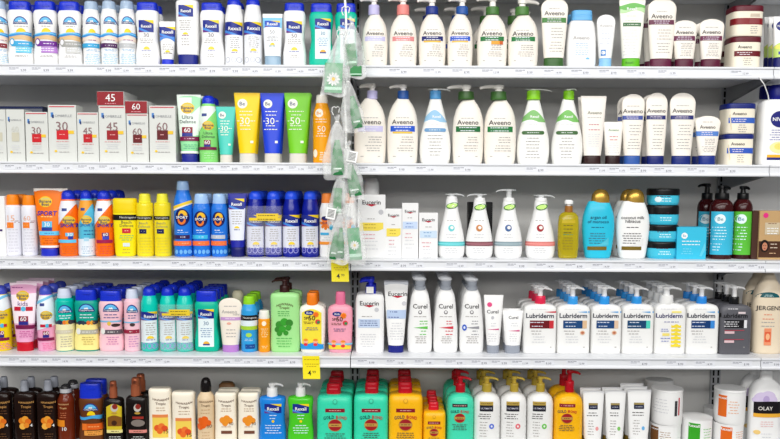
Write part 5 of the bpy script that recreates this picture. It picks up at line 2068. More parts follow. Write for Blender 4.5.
def ht_dark(x0, x1, cx0, cx1, cy0, cy1, label, short, nb, orange=True):
    it = It(4, 0, x0, x1, cy0, .04, 'oil_spray_bottle', label, 'bottle', HT)
    it.prof([(0, .92, .9, 4), (.02, .97, .97, 4), (.1, 1, 1, 4), (.9, 1, 1, 4), (.96, .93, .9, 3.6), (.99, .7, .7, 3), (1, .4, .55, 2.4)], it.z(190), M((30, 16, 12), .2))
    a = (cx1 - cx0) / 2 * it.k
    cx = it.x((cx0 + cx1) / 2)
    z1, z2 = it.z(cy1), it.z(192)
    it.solid([(z2, a * .9, a * .9, 2), (z1, a * .9, a * .9, 2)], M((24, 14, 12)), 'collar', cx=cx)
    it.solid([(z1, a, a, 2), (z1 + .001, a * 1.04, a * 1.04, 2), (it.h - .004, a * .9, a * .9, 2), (it.h, a * .7, a * .7, 2)], M((160, 164, 174), .2), 'spray_head', cx=cx)
    w = x1 - x0
    it.text('HAWAIIAN', it.xc, 242, w * .66, M((214, 160, 90)), bold=1, arc=-3)
    it.text('Tropic', it.xc, 262, w * .46, M((205, 150, 84)), bold=1)
    it.lines(it.xc, 280, 292, 2, w * .55, M((110, 70, 40)))
    for (u, v_, r, c) in ((-.4, 325, 15, (230, 130, 30)), (-.1, 318, 15, (240, 160, 50)), (.15, 328, 13, (226, 110, 26)), (-.35, 350, 14, (246, 180, 70)), (0, 345, 12, (236, 140, 40))):
        it.ell(it.px(u), v_, r, r, M(c), 'emblem')
    it.text('4', it.px(.45), 345, 9, M('white'), bold=1)
    it.lines(it.xc, 385, 420, 4, w * .5, M((120, 80, 46)))
    it.done()
    it.back(nb, .046, short)


ht_dark(-44, 51, -30, 4, 138, 186, 'dark oil bottle cut off by the left edge', 'dark oil bottle at the left edge', 1)
ht_dark(69, 164, 96, 131, 138, 186, 'dark oil spray bottle with gray spray head, left of its pair', 'left dark oil bottle', 1)
ht_dark(173, 264, 204, 240, 136, 184, 'dark oil spray bottle with gray spray head, right of its pair', 'right dark oil bottle', 1)

it = It(4, 0, 264, 341, 155, .05, 'spray_can', 'glossy brown spray can with black and silver cap', 'spray can')
can(it, 196, 232, M((120, 44, 20), .18), M((50, 48, 50), .2), .66)
z1 = it.z(192)
it.solid([(z1, it.hw * .68, it.hw * .68, 2), (z1 + .012, it.hw * .67, it.hw * .67, 2)], M((190, 190, 194), .25), 'silver_ring')
it.text('HAWAIIAN', it.px(-.4), 250, 44, M((236, 190, 130)), bold=1)
it.text('Tropic', it.px(-.4), 268, 30, M((236, 190, 130)), bold=1)
it.lines(it.px(-.4), 290, 310, 3, 34, M((190, 110, 70)))
it.rect(it.px(-.98), 322, it.px(-.25), 352, M((236, 140, 30)), 'label')
it.text('10', it.px(-.3), 362, 18, M('white'), bold=1)
it.done()
it.back(1, .056, 'glossy brown spray can')

it = It(4, 0, 361, 475, 150, .042, 'sunscreen_bottle', 'brown sunscreen bottle with bright blue flip cap', 'bottle')
it.prof(FLIP, it.z(214), M((112, 60, 26)))
arch_logo(it, it.px(-.1), 262, 66, 34)
it.ell(it.px(-.05), 300, 18, 20, M('yellow'), 'label', 1)
it.patch(it.px(-.95), it.px(.9), lambda t: 318 + 4 * math.sin(t * 7), lambda t: 304 + 5 * math.sin(t * 6), M((70, 170, 230)), 'label')
it.rect(it.px(-.75), 338, it.px(-.4), 368, M((240, 120, 40)), 'colour_band')
it.rect(it.px(-.4), 338, it.px(.9), 366, M((226, 96, 24)), 'colour_band')
it.lines(it.px(.1), 352, 352, 1, 46, M((250, 190, 120)), 'colour_band')
it.rect(it.px(-.6), 370, it.px(.85), 392, M((236, 160, 70)), 'colour_band')
it.lines(it.px(.1), 376, 386, 2, 60, M((150, 84, 30)), 'colour_band')
flip_cap(it, 216, CAPB, .86)
it.done()
it.back(1, .046, 'brown bottle with blue flip cap')


def auz(x0, x1, yt, ys, cx0, cx1, panel, label):
    it = It(4, 0, x0, x1, yt, .045, 'oil_spray_bottle', label, 'bottle', 'black bottles with copper spray heads')
    it.prof([(0, .95, .9, 4), (.02, .98, .97, 4), (.2, 1, 1, 4), (.6, .94, 1, 4), (.85, .93, .97, 3.6), (.93, .92, .9, 3.4), (.98, .8, .75, 3), (1, .5, .6, 2.4)], it.z(ys), M((22, 16, 14), .2))
    a = (cx1 - cx0) / 2 * it.k
    cx = it.x((cx0 + cx1) / 2)
    zs = it.z(ys + 3)
    CP = M((186, 104, 70), .25, metal=.35)
    hh = it.h - zs
    it.solid([(zs, a, a, 2), (zs + hh * .6, a * .97, a * .97, 2), (zs + hh * .6, a * .86, a * .86, 2), (zs + hh * .92, a * .82, a * .82, 2), (it.h, a * .6, a * .6, 2)], CP, 'spray_head', cx=cx)
    mb = MB()
    tube_path(mb, [(cx, -a * .7, it.h - hh * .2), (cx, -a * 1.05, it.h - hh * .2)], a * .3, M((120, 60, 40)), 10)
    it.obj(mb, 'nozzle')
    w = x1 - x0
    if panel:
        it.patch(it.px(-.78), it.px(.78), 372, lambda t: 262 - 14 * math.sin(t * PI), M((214, 190, 40)), 'label')
        it.patch(it.px(-.68), it.px(.68), 350, lambda t: 310 - 10 * math.sin(t * PI), M((140, 90, 30)), 'label')
        it.ell(it.px(-.05), 335, 12, 12, M((70, 40, 20)), 'label')
    it.ell(it.px(-.02), 266, 16, 18, M((196, 190, 180)), 'emblem')
    it.ell(it.px(.04), 260, 12, 12, M((150, 40, 30)), 'emblem')
    it.ell(it.px(-.02), 290, 13, 5, M((190, 150, 60)), 'emblem')
    if not panel:
        it.rect(it.px(-.45), 305, it.px(.5), 316, M((170, 50, 40)), 'label')
        it.ell(it.px(0), 335, 30, 16, M((130, 120, 112)), 'label')
    it.rect(it.px(-.76), 366, it.px(.76), 380, M((236, 226, 150) if panel else (226, 140, 130)), 'colour_band')
    it.lines(it.xc, 373, 373, 1, w * .5, M((90, 70, 40)), 'colour_band')
    it.lines(it.xc, 398, 418, 3, w * .6, M((200, 200, 195)))
    it.done()
    return it


auz(476, 570, 142, 216, 502, 539, True, 'black bottle with copper spray head and yellow panel')
auz(577, 682, 126, 206, 601, 646, False, 'black bottle with copper spray head and pink strip').back(1, .05, 'black bottle with pink strip')

HC = (250, 241, 222)
HCP = [(0, .9, .85, 3), (.02, .95, .95, 3), (.15, 1, 1, 3), (.5, .96, 1, 3), (.8, .95, 1, 3), (.93, .98, .97, 3.2), (.975, .95, .88, 3.4), (1, .84, .7, 3.4)]


def ht_cream(cr, x0, x1, yt, label, short, nb=0, small=False, box=True):
    it = It(4, cr, x0, x1, yt, .042, 'lotion_bottle', label, 'bottle', 'cream lotion bottles on the bottom shelf')
    it.prof(HCP, it.h, M(HC))
    w = x1 - x0
    z = lambda t: yt + t
    it.text('HAWAIIAN', it.xc, z(58 if not small else 46), w * .66, M((110, 70, 50)), bold=1, arc=-6)
    it.text('Tropic', it.xc, z(76 if not small else 64), w * .42, M((110, 70, 50)), bold=1)
    it.lines(it.xc, z(94 if not small else 78), z(106 if not small else 88), 2, w * .5, M((190, 160, 130)))
    if box:
        it.rect(it.px(-.72), z(126), it.px(.62), z(230), M((248, 214, 90)), 'label')
        it.rect(it.px(-.72), z(124), it.px(.62), z(138), M((236, 140, 80)), 'label')
    oy = 178 if box else 122
    for (u, v_, r, c) in ((-.3, 8, 15, (230, 90, 40)), (.05, 0, 15, (240, 120, 50)), (.3, 10, 14, (226, 80, 36)), (-.1, 22, 13, (236, 110, 40))):
        it.ell(it.px(u), z(oy + v_ if not small else 122 + v_), r, r, M(c if box else (244, 150, 40)), 'emblem')
    it.text('30' if not box else '15', it.px(.42), z((oy if not small else 122) + 24), 18, M((110, 80, 60)))
    if not box:
        it.rect(it.px(-.45), z(178), it.px(.5), z(192), M((130, 80, 60)), 'label')
        it.lines(it.xc, z(160), z(168), 1, w * .5, M((190, 150, 120)))
    zc = it.z(yt + (270 if not small else 215))
    it.done()
    if nb:
        it.back(nb, .045, short)
    return it


ht_cream(0, 683, 788, 172, 'cream lotion bottle with yellow picture label, taller of the pair', 'taller cream bottle with yellow label', 0)
ht_cream(1, 55, 162, 188, 'cream lotion bottle with yellow picture label, shorter of the pair', 'shorter cream bottle with yellow label', 0)
it = It(4, 1, 171, 251, 125, .05, 'spray_can', 'cream spray can with glossy black cap and orange flower', 'spray can')
can(it, 188, 220, M((232, 206, 168), .25), M((26, 22, 22), .15), .62)
it.rect(it.px(-.2), 142, it.px(.1), 170, M((150, 150, 152), .2), 'label') if False else None
it.text('HAWAIIAN', it.px(-.1), 238, 58, M((120, 80, 56)), bold=1)
it.text('Tropic', it.px(-.1), 256, 38, M((120, 80, 56)), bold=1)
it.lines(it.px(-.1), 275, 290, 2, 46, M((200, 160, 120)))
for (u, v_) in ((-.6, 325), (-.2, 318), (-.4, 345), (.1, 335), (-.7, 352)):
    it.ell(it.px(u), v_, 15, 15, M((236, 100, 24)), 'emblem')
it.text('30', it.px(.3), 350, 20, M((140, 100, 70)))
it.lines(it.px(-.1), 378, 420, 4, 44, M((205, 170, 130)))
it.done()
it = ht_cream(1, 252, 352, 192, 'small cream bottle with orange flower, left of its pair', 'left small cream bottle', 1, True, False)
ht_cream(1, 358, 456, 192, 'small cream bottle with orange flower, right of its pair', 'right small cream bottle', 1, True, False)
it = It(4, 1, 268, 348, 146, .04, 'lotion_bottle', 'brown-capped bottle half hidden behind the small cream bottles', 'bottle', yf=.145)
it.prof([(0, .95, .95, 3), (.85, 1, 1, 3), (.88, .9, .9, 3)], it.z(180), M((230, 210, 180)))
it.solid([(it.z(181), it.hw * .9, .017, 3), (it.z(160), it.hw * .9, .017, 3), (it.h, it.hw * .6, .012, 2.6)], M((150, 106, 66)), 'cap')
it.done()


def gel(x0, x1, cx0, cx1, mat, label, ytop=150):
    it = It(4, 1, x0, x1, ytop, .05, 'gel_pump_bottle', label, 'bottle', 'clear gel pump bottles')
    it.prof([(0, .95, .9, 3.4), (.02, .98, .97, 3.4), (.2, 1, 1, 3.4), (.55, .9, 1, 3.2), (.75, .92, 1, 3.2), (.9, .98, .95, 3.4), (.97, .93, .85, 3.4), (1, .5, .6, 2.6)], it.z(208), M(mat, .08, .15))
    pump(it, (cx0 + cx1) / 2, 170, 210, cx0, cx1, ytop, -5, M('white'), M('white'), 2.0, headh=.008)
    w = x1 - x0
    rexall_mark(it, it.px(-.62), 248, it.px(.62), 290)
    L = M((225, 238, 250))
    it.lines(it.xc, 300, 314, 2, w * .3, L)
    it.ell(it.xc, 327, 6, 6, M('yellow'), 'emblem')
    it.lines(it.xc, 346, 380, 4, w * .6, L)
    it.done()


gel(456, 579, 490, 540, (34, 144, 240), 'clear blue gel pump bottle with white pump')
gel(586, 705, 622, 668, (84, 220, 44), 'clear green gel pump bottle with white pump')

GB = [(0, .95, .9, 5), (.015, .98, .97, 5), (.06, 1, 1, 5), (.84, 1, 1, 5), (.9, .99, .97, 5), (.955, .95, .9, 4.5), (.985, .84, .8, 4), (1, .55, .6, 3)]


def gold_bond(cr, x0, x1, yt, yc, cx0, cx1, mat, label, short, nb, small=False, pumpd=None, white=False, pc=(206, 22, 40), d=.078, dark=False):
    it = It(4, cr, x0, x1, yt, d, 'powder_bottle' if not pumpd else 'pump_bottle', label, 'bottle', 'medicated bottles on the bottom shelf')
    RED = M(pc, .28)
    if pumpd:
        it.prof([(0, .92, .88, 3), (.015, .96, .96, 3), (.1, 1, 1, 3), (.75, 1, 1, 3), (.87, .95, .95, 2.8), (.94, .78, .82, 2.6), (.98, .56, .64, 2.3), (1, .36, .45, 2)], it.z(yc), M(mat, .28))
        pump(it, (cx0 + cx1) / 2, pumpd, yc, cx0, cx1, yt, -15 if white else -25, RED, RED, 2.3, headh=.009)
    else:
        it.prof(GB, it.z(yc), M(mat, .28))
        a = (cx1 - cx0) / 2 * it.k
        zc = it.z(yc)
        cx = it.x((cx0 + cx1) / 2)
        hh = it.h - zc
        it.solid([(zc - .001, a, a * .7, 3), (zc + hh * .5, a * 1.0, a * .7, 3), (zc + hh * .5, a * .96, a * .66, 3), (zc + hh * .8, a * .94, a * .64, 3), (zc + hh * .95, a * .82, a * .5, 3)], RED, 'cap', cx=cx)
        m2 = MB()
        v, f = box_geo(cx - a * .6, cx + a * .6, -a * .74, -a * .6, zc + hh * .42, zc + hh * .52, .0004)
        m2.add(v, f, M((236, 90, 100)))
        it.obj(m2, 'cap_tab', smooth=False)
    w = x1 - x0
    k = w / 157
    if white:
        it.rect(it.px(-.5), yt + 118, it.px(.5), yt + 162, M((30, 30, 40)), 'label')
        it.rect(it.px(-.5), yt + 118, it.px(.5), yt + 134, M((190, 160, 70)), 'label')
        it.text('GOLD BOND', it.xc, yt + 126, w * .4, M((70, 50, 30)), bold=1)
        it.text('ULTIMATE', it.xc, yt + 148, w * .4, M((210, 210, 225)), bold=1)
        it.lines(it.px(-.1), yt + 175, yt + 195, 3, w * .5, 'ink')
        it.lines(it.px(-.2), yt + 212, yt + 275, 6, w * .3, 'ink2')
        it.ell(it.px(.4), yt + 230, 11, 12, M(dark), 'emblem')
        it.ell(it.px(.4), yt + 230, 4, 5, M('white'), 'emblem')
    else:
        y0 = 278 if not small else 335
        if pumpd:
            y0 = 256
        it.rect(it.px(-.55), y0 - 9 * k ** .5, it.px(.55), y0 + 8 * k ** .5, M((150, 20, 40) if not pumpd or mat[0] > 200 else (40, 40, 44)), 'label')
        it.lines(it.xc, y0, y0, 1, w * .45, M((230, 180, 170)), 'label')
        s = w / 157
        yl = y0 + (30 * s if not pumpd else 26)
        for ch, u in zip('GOLDBOND', (-.58, -.42, -.265, -.12, .12, .28, .43, .58)):
            it.text(ch, it.px(u), yl + 9 * s * (u * u - .1) * 1.6, w * .062, M(((36, 40, 90) if mat[0] > 200 else (30, 70, 76)) if u < 0 else (196, 24, 44)), bold=2, hpx=15 * s if not pumpd else 12)
        yc2 = yl + 35 * s + (2 if pumpd else 0)
        it.ell(it.xc, yc2, w * .19, w * .175, M((190, 130, 60)), 'emblem')
        it.ell(it.xc, yc2, w * .175, w * .16, M((176, 32, 40)), 'emblem')
        it.rect(it.px(-.36), yc2 - 7 * s, it.px(.36), yc2 + 7 * s, M((196, 150, 70)), 'emblem')
        it.lines(it.xc, yc2, yc2, 1, w * .28, M((90, 50, 30)), 'emblem')
        it.lines(it.xc, yc2 + 38 * s, yc2 + 66 * s, 4, w * .58, 'ink')
        if not pumpd:
            it.ell(it.xc, (yc + 40 if not small else yc + 34), 10 * s, 11 * s, M(tuple(int(c * .82) for c in mat)), 'embossed_ring')
            it.ell(it.xc, (yc + 40 if not small else yc + 34), 7 * s, 8 * s, M(mat), 'embossed_ring')
    it.done()
    it.back(nb, d + .004, short)
    return it


TG = (58, 220, 178)
YG = (253, 188, 22)
gold_bond(2, 80, 241, 148, 197, 122, 188, TG, 'left teal powder bottle with red cap', 'left teal powder bottle', 2)
gold_bond(2, 248, 405, 142, 194, 298, 360, TG, 'right teal powder bottle with red cap', 'right teal powder bottle', 2)
gold_bond(2, 407, 563, 142, 193, 450, 515, YG, 'large amber yellow powder bottle with red cap', 'large yellow powder bottle', 2)
gold_bond(2, 565, 668, 235, 272, 590, 637, YG, 'small amber yellow powder bottle with red cap', 'small yellow powder bottle', 2, small=True, d=.065)
gold_bond(2, 672, 797, 118, 190, 713, 758, (70, 220, 180), 'teal pump bottle with red pump', 'teal pump bottle', 2, pumpd=150)
GP = (206, 176, 66)
for (x0, x1, cx0, cx1, lab, sh, dt, bk) in ((62, 183, 100, 145, 'white pump bottle with gold pump and blue mark', 'gold-pumped bottle with blue mark', (90, 120, 220), 1), (185, 303, 228, 268, 'white pump bottle with gold pump and pink mark', 'gold-pumped bottle with pink mark', (232, 110, 120), 1), (306, 425, 348, 388, 'white pump bottle with gold pump and green mark', 'gold-pumped bottle with green mark', (110, 200, 80), 2)):
    gold_bond(3, x0, x1, 120, 188, cx0, cx1, (238, 238, 236), lab, sh, 2, pumpd=150, white=True, pc=GP, dark=dt)
gold_bond(3, 428, 560, 92, 190, 480, 522, YG, 'amber yellow pump bottle with red pump', 'amber yellow pump bottle', 1, pumpd=140)


def ultra_tube(cr, x0, x1, yt, label, yf, dot, back=0, short=None):
    it = It(4, cr, x0, x1, yt, .036, 'cream_tube', label, 'tube', 'white tubes with black and gold labels', yf)
    tube(it, 405, it.px(-.8), it.px(.8), M('white'), M((150, 120, 40)), crimp=M((222, 222, 224)))
    w = x1 - x0
    y0 = 248 if cr == 3 else 246
    it.rect(it.px(-.42), y0, it.px(.42), y0 + 28, M((30, 34, 60)), 'label')
    it.rect(it.px(-.42), y0, it.px(.42), y0 + 9, M((170, 150, 90)), 'label')
    it.text('ULTIMATE', it.px(0), y0 + 18, w * .28, M((200, 205, 225)), bold=1)
    it.lines(it.px(-.05), y0 + 44, y0 + 56, 2, w * .5, 'ink')
    it.lines(it.px(-.15), y0 + 80, y0 + 140, 6, w * .3, 'ink2')
    it.ell(it.px(.4), y0 + 114, 7, 9, M(dot), 'emblem')
    it.done()
    if back:
        it.back(back, .04, short)


ultra_tube(3, 564, 661, 188, 'white tube with black label, leftmost of three', .035, (240, 160, 160), 1, 'leftmost black-labelled tube')
ultra_tube(3, 666, 761, 186, 'white tube with black label, middle of three', .035, (130, 200, 100), 1, 'middle black-labelled tube')
ultra_tube(4, 80, 189, 182, 'white tube with black label, rightmost of three beside the jars', .035, (110, 180, 230), 2, 'rightmost black-labelled tube')
it = It(4, 4, 160, 288, 124, .07, 'cream_jar', 'plain white jar in shadow behind the brown-labelled jar stack', 'jar', yf=.14)
jar(it, 172, M('white'), M('white'), foot=.95)
it.done()


def rx_jar(x0, x1, yt, ylid, ybot, zb, lab, label, lx, side=False):
    it = It(4, 4, x0, x1, yt, .1, 'cream_jar', label, 'jar', 'white jars on the bottom shelf', zb=zb)
    it.hw *= .97
    jar(it, ylid, M('white', .3), M('white', .3), foot=.92)
    w = x1 - x0
    h = ybot - ylid
    if side:
        it.rect(it.px(.50), ylid + h * .32, it.px(.66), ylid + h * .92, M((60, 60, 64)), 'label')
        it.rect(it.px(.72), ylid + h * .2, it.px(.8), ylid + h * .9, M((200, 80, 90)), 'label')
        it.lines(it.px(-.3), ylid + h * .3, ylid + h * .8, 5, w * .4, 'ltgray')
    else:
        it.rect(lx[0], ylid + h * .12, lx[1], ylid + h * .98, M(lab), 'label')
        it.text('Rexall', (lx[0] + lx[1]) / 2, ylid + h * .22, (lx[1] - lx[0]) * .75, M('white'), bold=2)
        it.lines(lx[1] + 34, ylid + h * .35, ylid + h * .8, 5, 46, M(tuple(int(c * .5 + 120) for c in lab)))
    it.done()
    return it


# lower jars stand on the shelf, out of the bottom of the frame
j1 = rx_jar(187, 330, 316, 350, 440, 0, (130, 84, 44), 'lower white jar with brown label, under a plain white jar', (190, 228))
rx_jar(190, 335, 158, 198, 314, j1.h + .0008, None, 'upper white jar with a barcode side, on the brown-labelled jar', None, True)
rx_jar(331, 472, 287, 326, 440, 0, (60, 180, 40), 'single white jar with green label between the two stacks', (364, 420))
j2 = rx_jar(476, 616, 316, 346, 440, 0, (228, 104, 26), 'lower white jar with orange label, under its twin', (512, 568))
rx_jar(479, 621, 157, 200, 314, j2.h + .0008, (234, 110, 30), 'upper white jar with orange label, on top of its twin', (488, 538))
it = It(4, 4, 436, 498, 248, .07, 'cream_jar', 'plain white jar in shadow behind the green-labelled jar', 'jar', yf=.15)
jar(it, 280, M('white'), M('white'))
it.done()

it = It(4, 4, 640, 783, 92, .06, 'lotion_bottle', 'tall white bottle with black label and lilac petals, right end', 'bottle', yf=.04)
it.prof([(0, .92, .9, 2.8), (.02, .97, .97, 2.8), (.2, 1, 1, 2.8), (.55, 1, 1, 2.8), (.70, .99, 1, 2.8), (.78, .92, .95, 2.7), (.84, .74, .8, 2.5), (.875, .52, .6, 2.3), (.89, .40, .5, 2.2), (.98, .40, .5, 2.2), (1, .34, .44, 2.2)], it.h, M('white', .3))
for (u, v_, rx, ry) in ((-.2, 225, 30, 30), (.2, 215, 34, 26), (.5, 232, 22, 22), (-.5, 232, 16, 16)):
    it.ell(it.px(u), v_, rx, ry, M((214, 200, 230)), 'petals')
it.ell(it.px(.1), 228, 14, 18, M((190, 170, 216)), 'petals')
it.patch(it.px(-.78), it.px(.9), 292, lambda t: 240 - 4 * math.sin(t * 3), M((24, 20, 24)), 'label')
it.text('OLAY', it.px(.08), 268, 62, M((236, 232, 226)), bold=1)
it.rect(it.px(-.78), 292, it.px(.9), 309, M((244, 180, 60)), 'colour_band')
it.lines(it.px(.2), 330, 350, 3, 60, M((230, 190, 190)))
it.ell(it.px(-.4), 378, 14, 10, M((246, 210, 130)), 'emblem')
it.lines(it.px(.2), 385, 400, 2, 50, 'ltgray')
it.done()
it.back(1, .066, 'tall white bottle with black label')
it = It(4, 4, 786, 880, 100, .06, 'lotion_bottle', 'white bottle cut off by the right edge, beside the black-labelled bottle', 'bottle', yf=.04)
it.prof([(0, .92, .9, 2.8), (.02, .97, .97, 2.8), (.2, 1, 1, 2.8), (.7, 1, 1, 2.8), (.84, .9, .92, 2.6), (.91, .6, .7, 2.4), (1, .46, .55, 2.2)], it.h, M('white', .3))
it.patch(it.px(-.9), it.px(.9), 372, 310, M((24, 20, 24)), 'label')
it.done()

AMB, P1, P2, P3, EXPO = 0.2, 58, 92, 100, 0.0
# ================================================================== shelving, tickets, hanging bags, light
def metal(name, c, rough=.4):
    m = M(c, rough)
    return m


WM = M((226, 228, 232), .35)
SEAM_L = unproj(350.5, 362, 0).x
SEAM_R = unproj(763.5, 300, 0).x
PITCH = SEAM_R - SEAM_L
BACKY = .335
TOPZ = unproj(390, -31, 0).z
LEVELS = [TOPZ] + DECK
NAMES = ['highest shelf, above the photo', 'top shelf', 'second shelf', 'middle shelf', 'fourth shelf', 'bottom shelf']
bays = [(SEAM_L - PITCH, SEAM_L, 'left bay'), (SEAM_L, SEAM_R, 'middle bay'), (SEAM_R, SEAM_R + PITCH, 'right bay')]
RAILP = [(.013, 0), (-.001, 0), (-.003, -.001), (-.0035, -.003), (-.003, -.006), (.0005, -.0075), (.0005, -.0245), (-.003, -.0265), (-.0045, -.030), (-.004, -.0335), (-.001, -.035), (.013, -.035)]
for li, z in enumerate(LEVELS):
    for (xa, xb, bn) in bays:
        g = .0012
        s = tag(empty('shelf', ((xa + xb) / 2, 0, z)), 'white metal shelf with price rail, %s of the %s' % (NAMES[li], bn), 'shelf', 'white metal shelves')
        hw = (xb - xa) / 2 - g
        mb = MB()
        v, f = box_geo(-hw, hw, .0132, BACKY - .002, -.022, 0, .001)
        mb.add(v, f, WM)
        mb.build('deck', s, smooth=False)
        mb = MB()
        n = len(RAILP)
        v = [(x, y, zz) for x in (-hw, hw) for (y, zz) in RAILP]
        f = [(k, (k + 1) % n, n + (k + 1) % n, n + k) for k in range(n)] + [tuple(range(n))[::-1], tuple(range(n, 2 * n))]
        mb.add(v, f, WM)
        mb.build('price_rail', s, smooth=False)
        for sx in (-1, 1):
            mb = MB()
            x = sx * (hw - .004)
            P = [(.03, -.0225), (BACKY - .018, -.0225), (BACKY - .018, -.085), (BACKY - .05, -.07), (.03, -.034)]
            n = len(P)
            v = [(xx, y, zz) for xx in (x - .0012, x + .0012) for (y, zz) in P]
            f = [(k, (k + 1) % n, n + (k + 1) % n, n + k) for k in range(n)] + [tuple(range(n))[::-1], tuple(range(n, 2 * n))]
            mb.add(v, f, M((150, 152, 156), .4))
            mb.build('shelf_bracket', s, smooth=False)

UP = M((186, 188, 192), .45)
BK = M('black')
for x, lab in ((SEAM_L, 'gray slotted steel upright at the seam left of centre'), (SEAM_R, 'gray slotted steel upright near the right edge')):
    u = tag(empty('upright', (x, BACKY, 0)), lab, 'upright', 'slotted steel uprights')
    mb = MB()
    v, f = box_geo(-.016, .016, -.014, -.0005, 0, 2.1, .001)
    mb.add(v, f, UP)
    z = .4
    while z < 2.05:
        for sx in (-1, 1):
            v, f = box_geo(sx * .008 - .003, sx * .008 + .003, -.0146, -.0135, z, z + .019)
            mb.add(v, f, BK)
        z += .0254
    mb.build('slotted_post', u, smooth=False)


def struct(name, x0, x1, y0, y1, z0, z1, mat):
    mb = MB()
    v, f = box_geo(x0, x1, y0, y1, z0, z1)
    mb.add(v, f, mat)
    o = mb.build(name, smooth=False)
    o['kind'] = 'structure'
    return o


struct('wall_back', SEAM_L - PITCH, SEAM_R + PITCH, BACKY, BACKY + .02, 0, 2.15, M((232, 231, 228), .5))
struct('floor', -5, 5, -9, .6, -.05, 0, M((70, 69, 66), .35))
# plinth below the lowest shelf
pl = tag(empty('gondola_plinth', (0, 0, 0)), 'gray plinth under the shelving', 'plinth')
mb = MB()
v, f = box_geo(SEAM_L - PITCH, SEAM_R + PITCH, .02, BACKY - .016, .0005, DECK[4] - .16)
mb.add(v, f, M((120, 120, 122)))
mb.build('kick_panel', pl, smooth=False)

# ---- price tickets in the rails (photo px of each ticket's centre)
TICK = {0: [18.5, 41.4, 65.4, 104.6, 122, 143.8, 168, 188, 208, 231, 250.6, 273, 296, 317.6, 399, 433, 462, 491.6, 525, 554, 581, 609, 637, 668, 741],
        1: [14, 35, 62, 87, 108, 130, 155, 181, 206, 230, 252, 276, 297, 316, 368, 397, 426, 463, 536, 598, 618, 639, 664, 697, 728],
        2: [6, 30, 47, 62, 87, 111, 142, 179, 196, 214, 236, 255, 281, 302, 318, 373, 400, 416, 456, 485, 517, 546, 575, 602, 634, 668, 706, 737, 757],
        3: [18, 40, 61, 85, 107, 130, 145, 163, 202, 223, 243, 266, 288, 367, 396, 424, 455, 480, 500, 521, 544, 577, 640, 676, 705, 742, 772]}
TM = M((228, 230, 236), .5)
TI, TI2 = M((150, 152, 162), .5), M((130, 132, 142), .5)
SIDE = ['upper-left', 'left', 'middle', 'right']
USED = {}
for r, xs in TICK.items():
    for i, px in enumerate(xs):
        yy = RAILPX[r] + 5.5 + (px - 390) * .0047
        p = unproj(px, yy, -.0008)
        z = DECK[r] - .016
        gap = min([abs(px - q) for q in xs if q != px])
        hw = min(.031, (gap / 338) * .47)
        # nearest product above gives the ticket its description
        best = min((t for t in ITEMS if t.row == r), key=lambda t: abs(t.X - p.x) + (0 if t.z0 - DECK[r] < .001 else .5) + (.5 if t.Y > .1 else 0))
        nm = best.label.split(' on the ')[0].split(',')[0]
        words = nm.split(' ')[:9]
        lab = 'price ticket in %s rail under %s' % (SHN[r], ' '.join(words))
        if lab in USED:
            lab = lab.replace(' with white seam and blue cap', '')
            USED.setdefault(lab, USED.get('price ticket in %s rail under %s' % (SHN[r], ' '.join(words))))
            USED[lab]['label'] = lab + ', left one'
            lab += ', right one'
        t = USED[lab] = tag(empty('price_ticket', (p.x, -.0004, z)), lab, 'price tag', 'price tickets in the shelf rails')
        mb = MB()
        v, f = box_geo(-hw, hw, 0, .0006, -.0078, .0078)
        mb.add(v, f, TM)
        mb.build('ticket', t, smooth=False)
        mb = MB()
        x = -hw * .9
        for k in range(3):
            w = random.uniform(.2, .34) * hw
            v = [(x, -.0002, .0045), (x + w, -.0002, .0045), (x + w, -.0002, .0024), (x, -.0002, .0024)]
            mb.add(v, [(0, 1, 2, 3)], TI)
            x += w + .0012
        v = [(-hw * .9, -.0002, .0006), (-hw * .3, -.0002, .0006), (-hw * .3, -.0002, -.001), (-hw * .9, -.0002, -.001)]
        mb.add(v, [(0, 1, 2, 3)], M((170, 172, 182), .5))
        vs, f, asp = text_geo(random.choice(['9.99', '8.99', '12.99', '11.99', '14.99']), 1)
        v = [(hw * .45 + a * .016, -.0002, -.0032 + b * .016) for a, b in vs]
        mb.add(v, f, TI2)
        mb.build('printing', t, smooth=False)

# ---- two yellow sale tags
for (cx, y0, y1, r, lab) in ((339.5, 262, 281.5, 2, 'yellow sale tag under the middle shelf rail, below the hanging bags'), (310.8, 358, 378.5, 3, 'yellow sale tag under the fourth shelf rail, above the green gel bottle')):
    a, b = unproj(cx, y0 - 2, -.0056), unproj(cx, y1, -.0056)
    t = tag(empty('sale_tag', (a.x, -.0056, a.z)), lab, 'price tag', 'yellow sale tags')
    h = a.z - b.z
    w = .0258
    mb = MB()
    v, f = [], []
    for j in range(7):
        q = j / 6
        for sx in (-1, 1):
            for yy in (0, .0006):
                v.append((sx * w + .003 * q, yy + .006 * q * q * -1, -h * q))
    for j in range(6):
        o = j * 4
        f += [(o, o + 2, o + 6, o + 4), (o + 1, o + 5, o + 7, o + 3), (o, o + 4, o + 5, o + 1), (o + 2, o + 3, o + 7, o + 6)]
    f += [(0, 1, 3, 2), (24, 26, 27, 25)]
    mb.add(v, f, M((250, 232, 20), .45))
    mb.build('tag_card', t, smooth=False)
    mb = MB()
    sf = lambda x, z: (x + .003 * (-z / h), -.0004 - .006 * (z / h) ** 2, z)
    for (zz, ww) in ((.14, .8), (.34, .7), (.44, .55)):
        x = -w * ww
        while x < w * ww:
            d = random.uniform(.004, .009)
            z0 = -h * zz
            mb.add([sf(x, z0), sf(x + d, z0), sf(x + d, z0 - .0022), sf(x, z0 - .0022)], [(0, 1, 2, 3)], M((196, 160, 20)))
            x += d + .002
    vs, f, asp = text_geo('4', 2)
    mb.add([sf(-.006 + p * .010, -h * .74 + q * .010) for p, q in vs], f, M('black'))
    vs, f, asp = text_geo('99', 1)
    mb.add([sf(.008 + p * .010, -h * .70 + q * .010) for p, q in vs], f, M((90, 80, 20)))
    mb.build('printing', t, smooth=False)

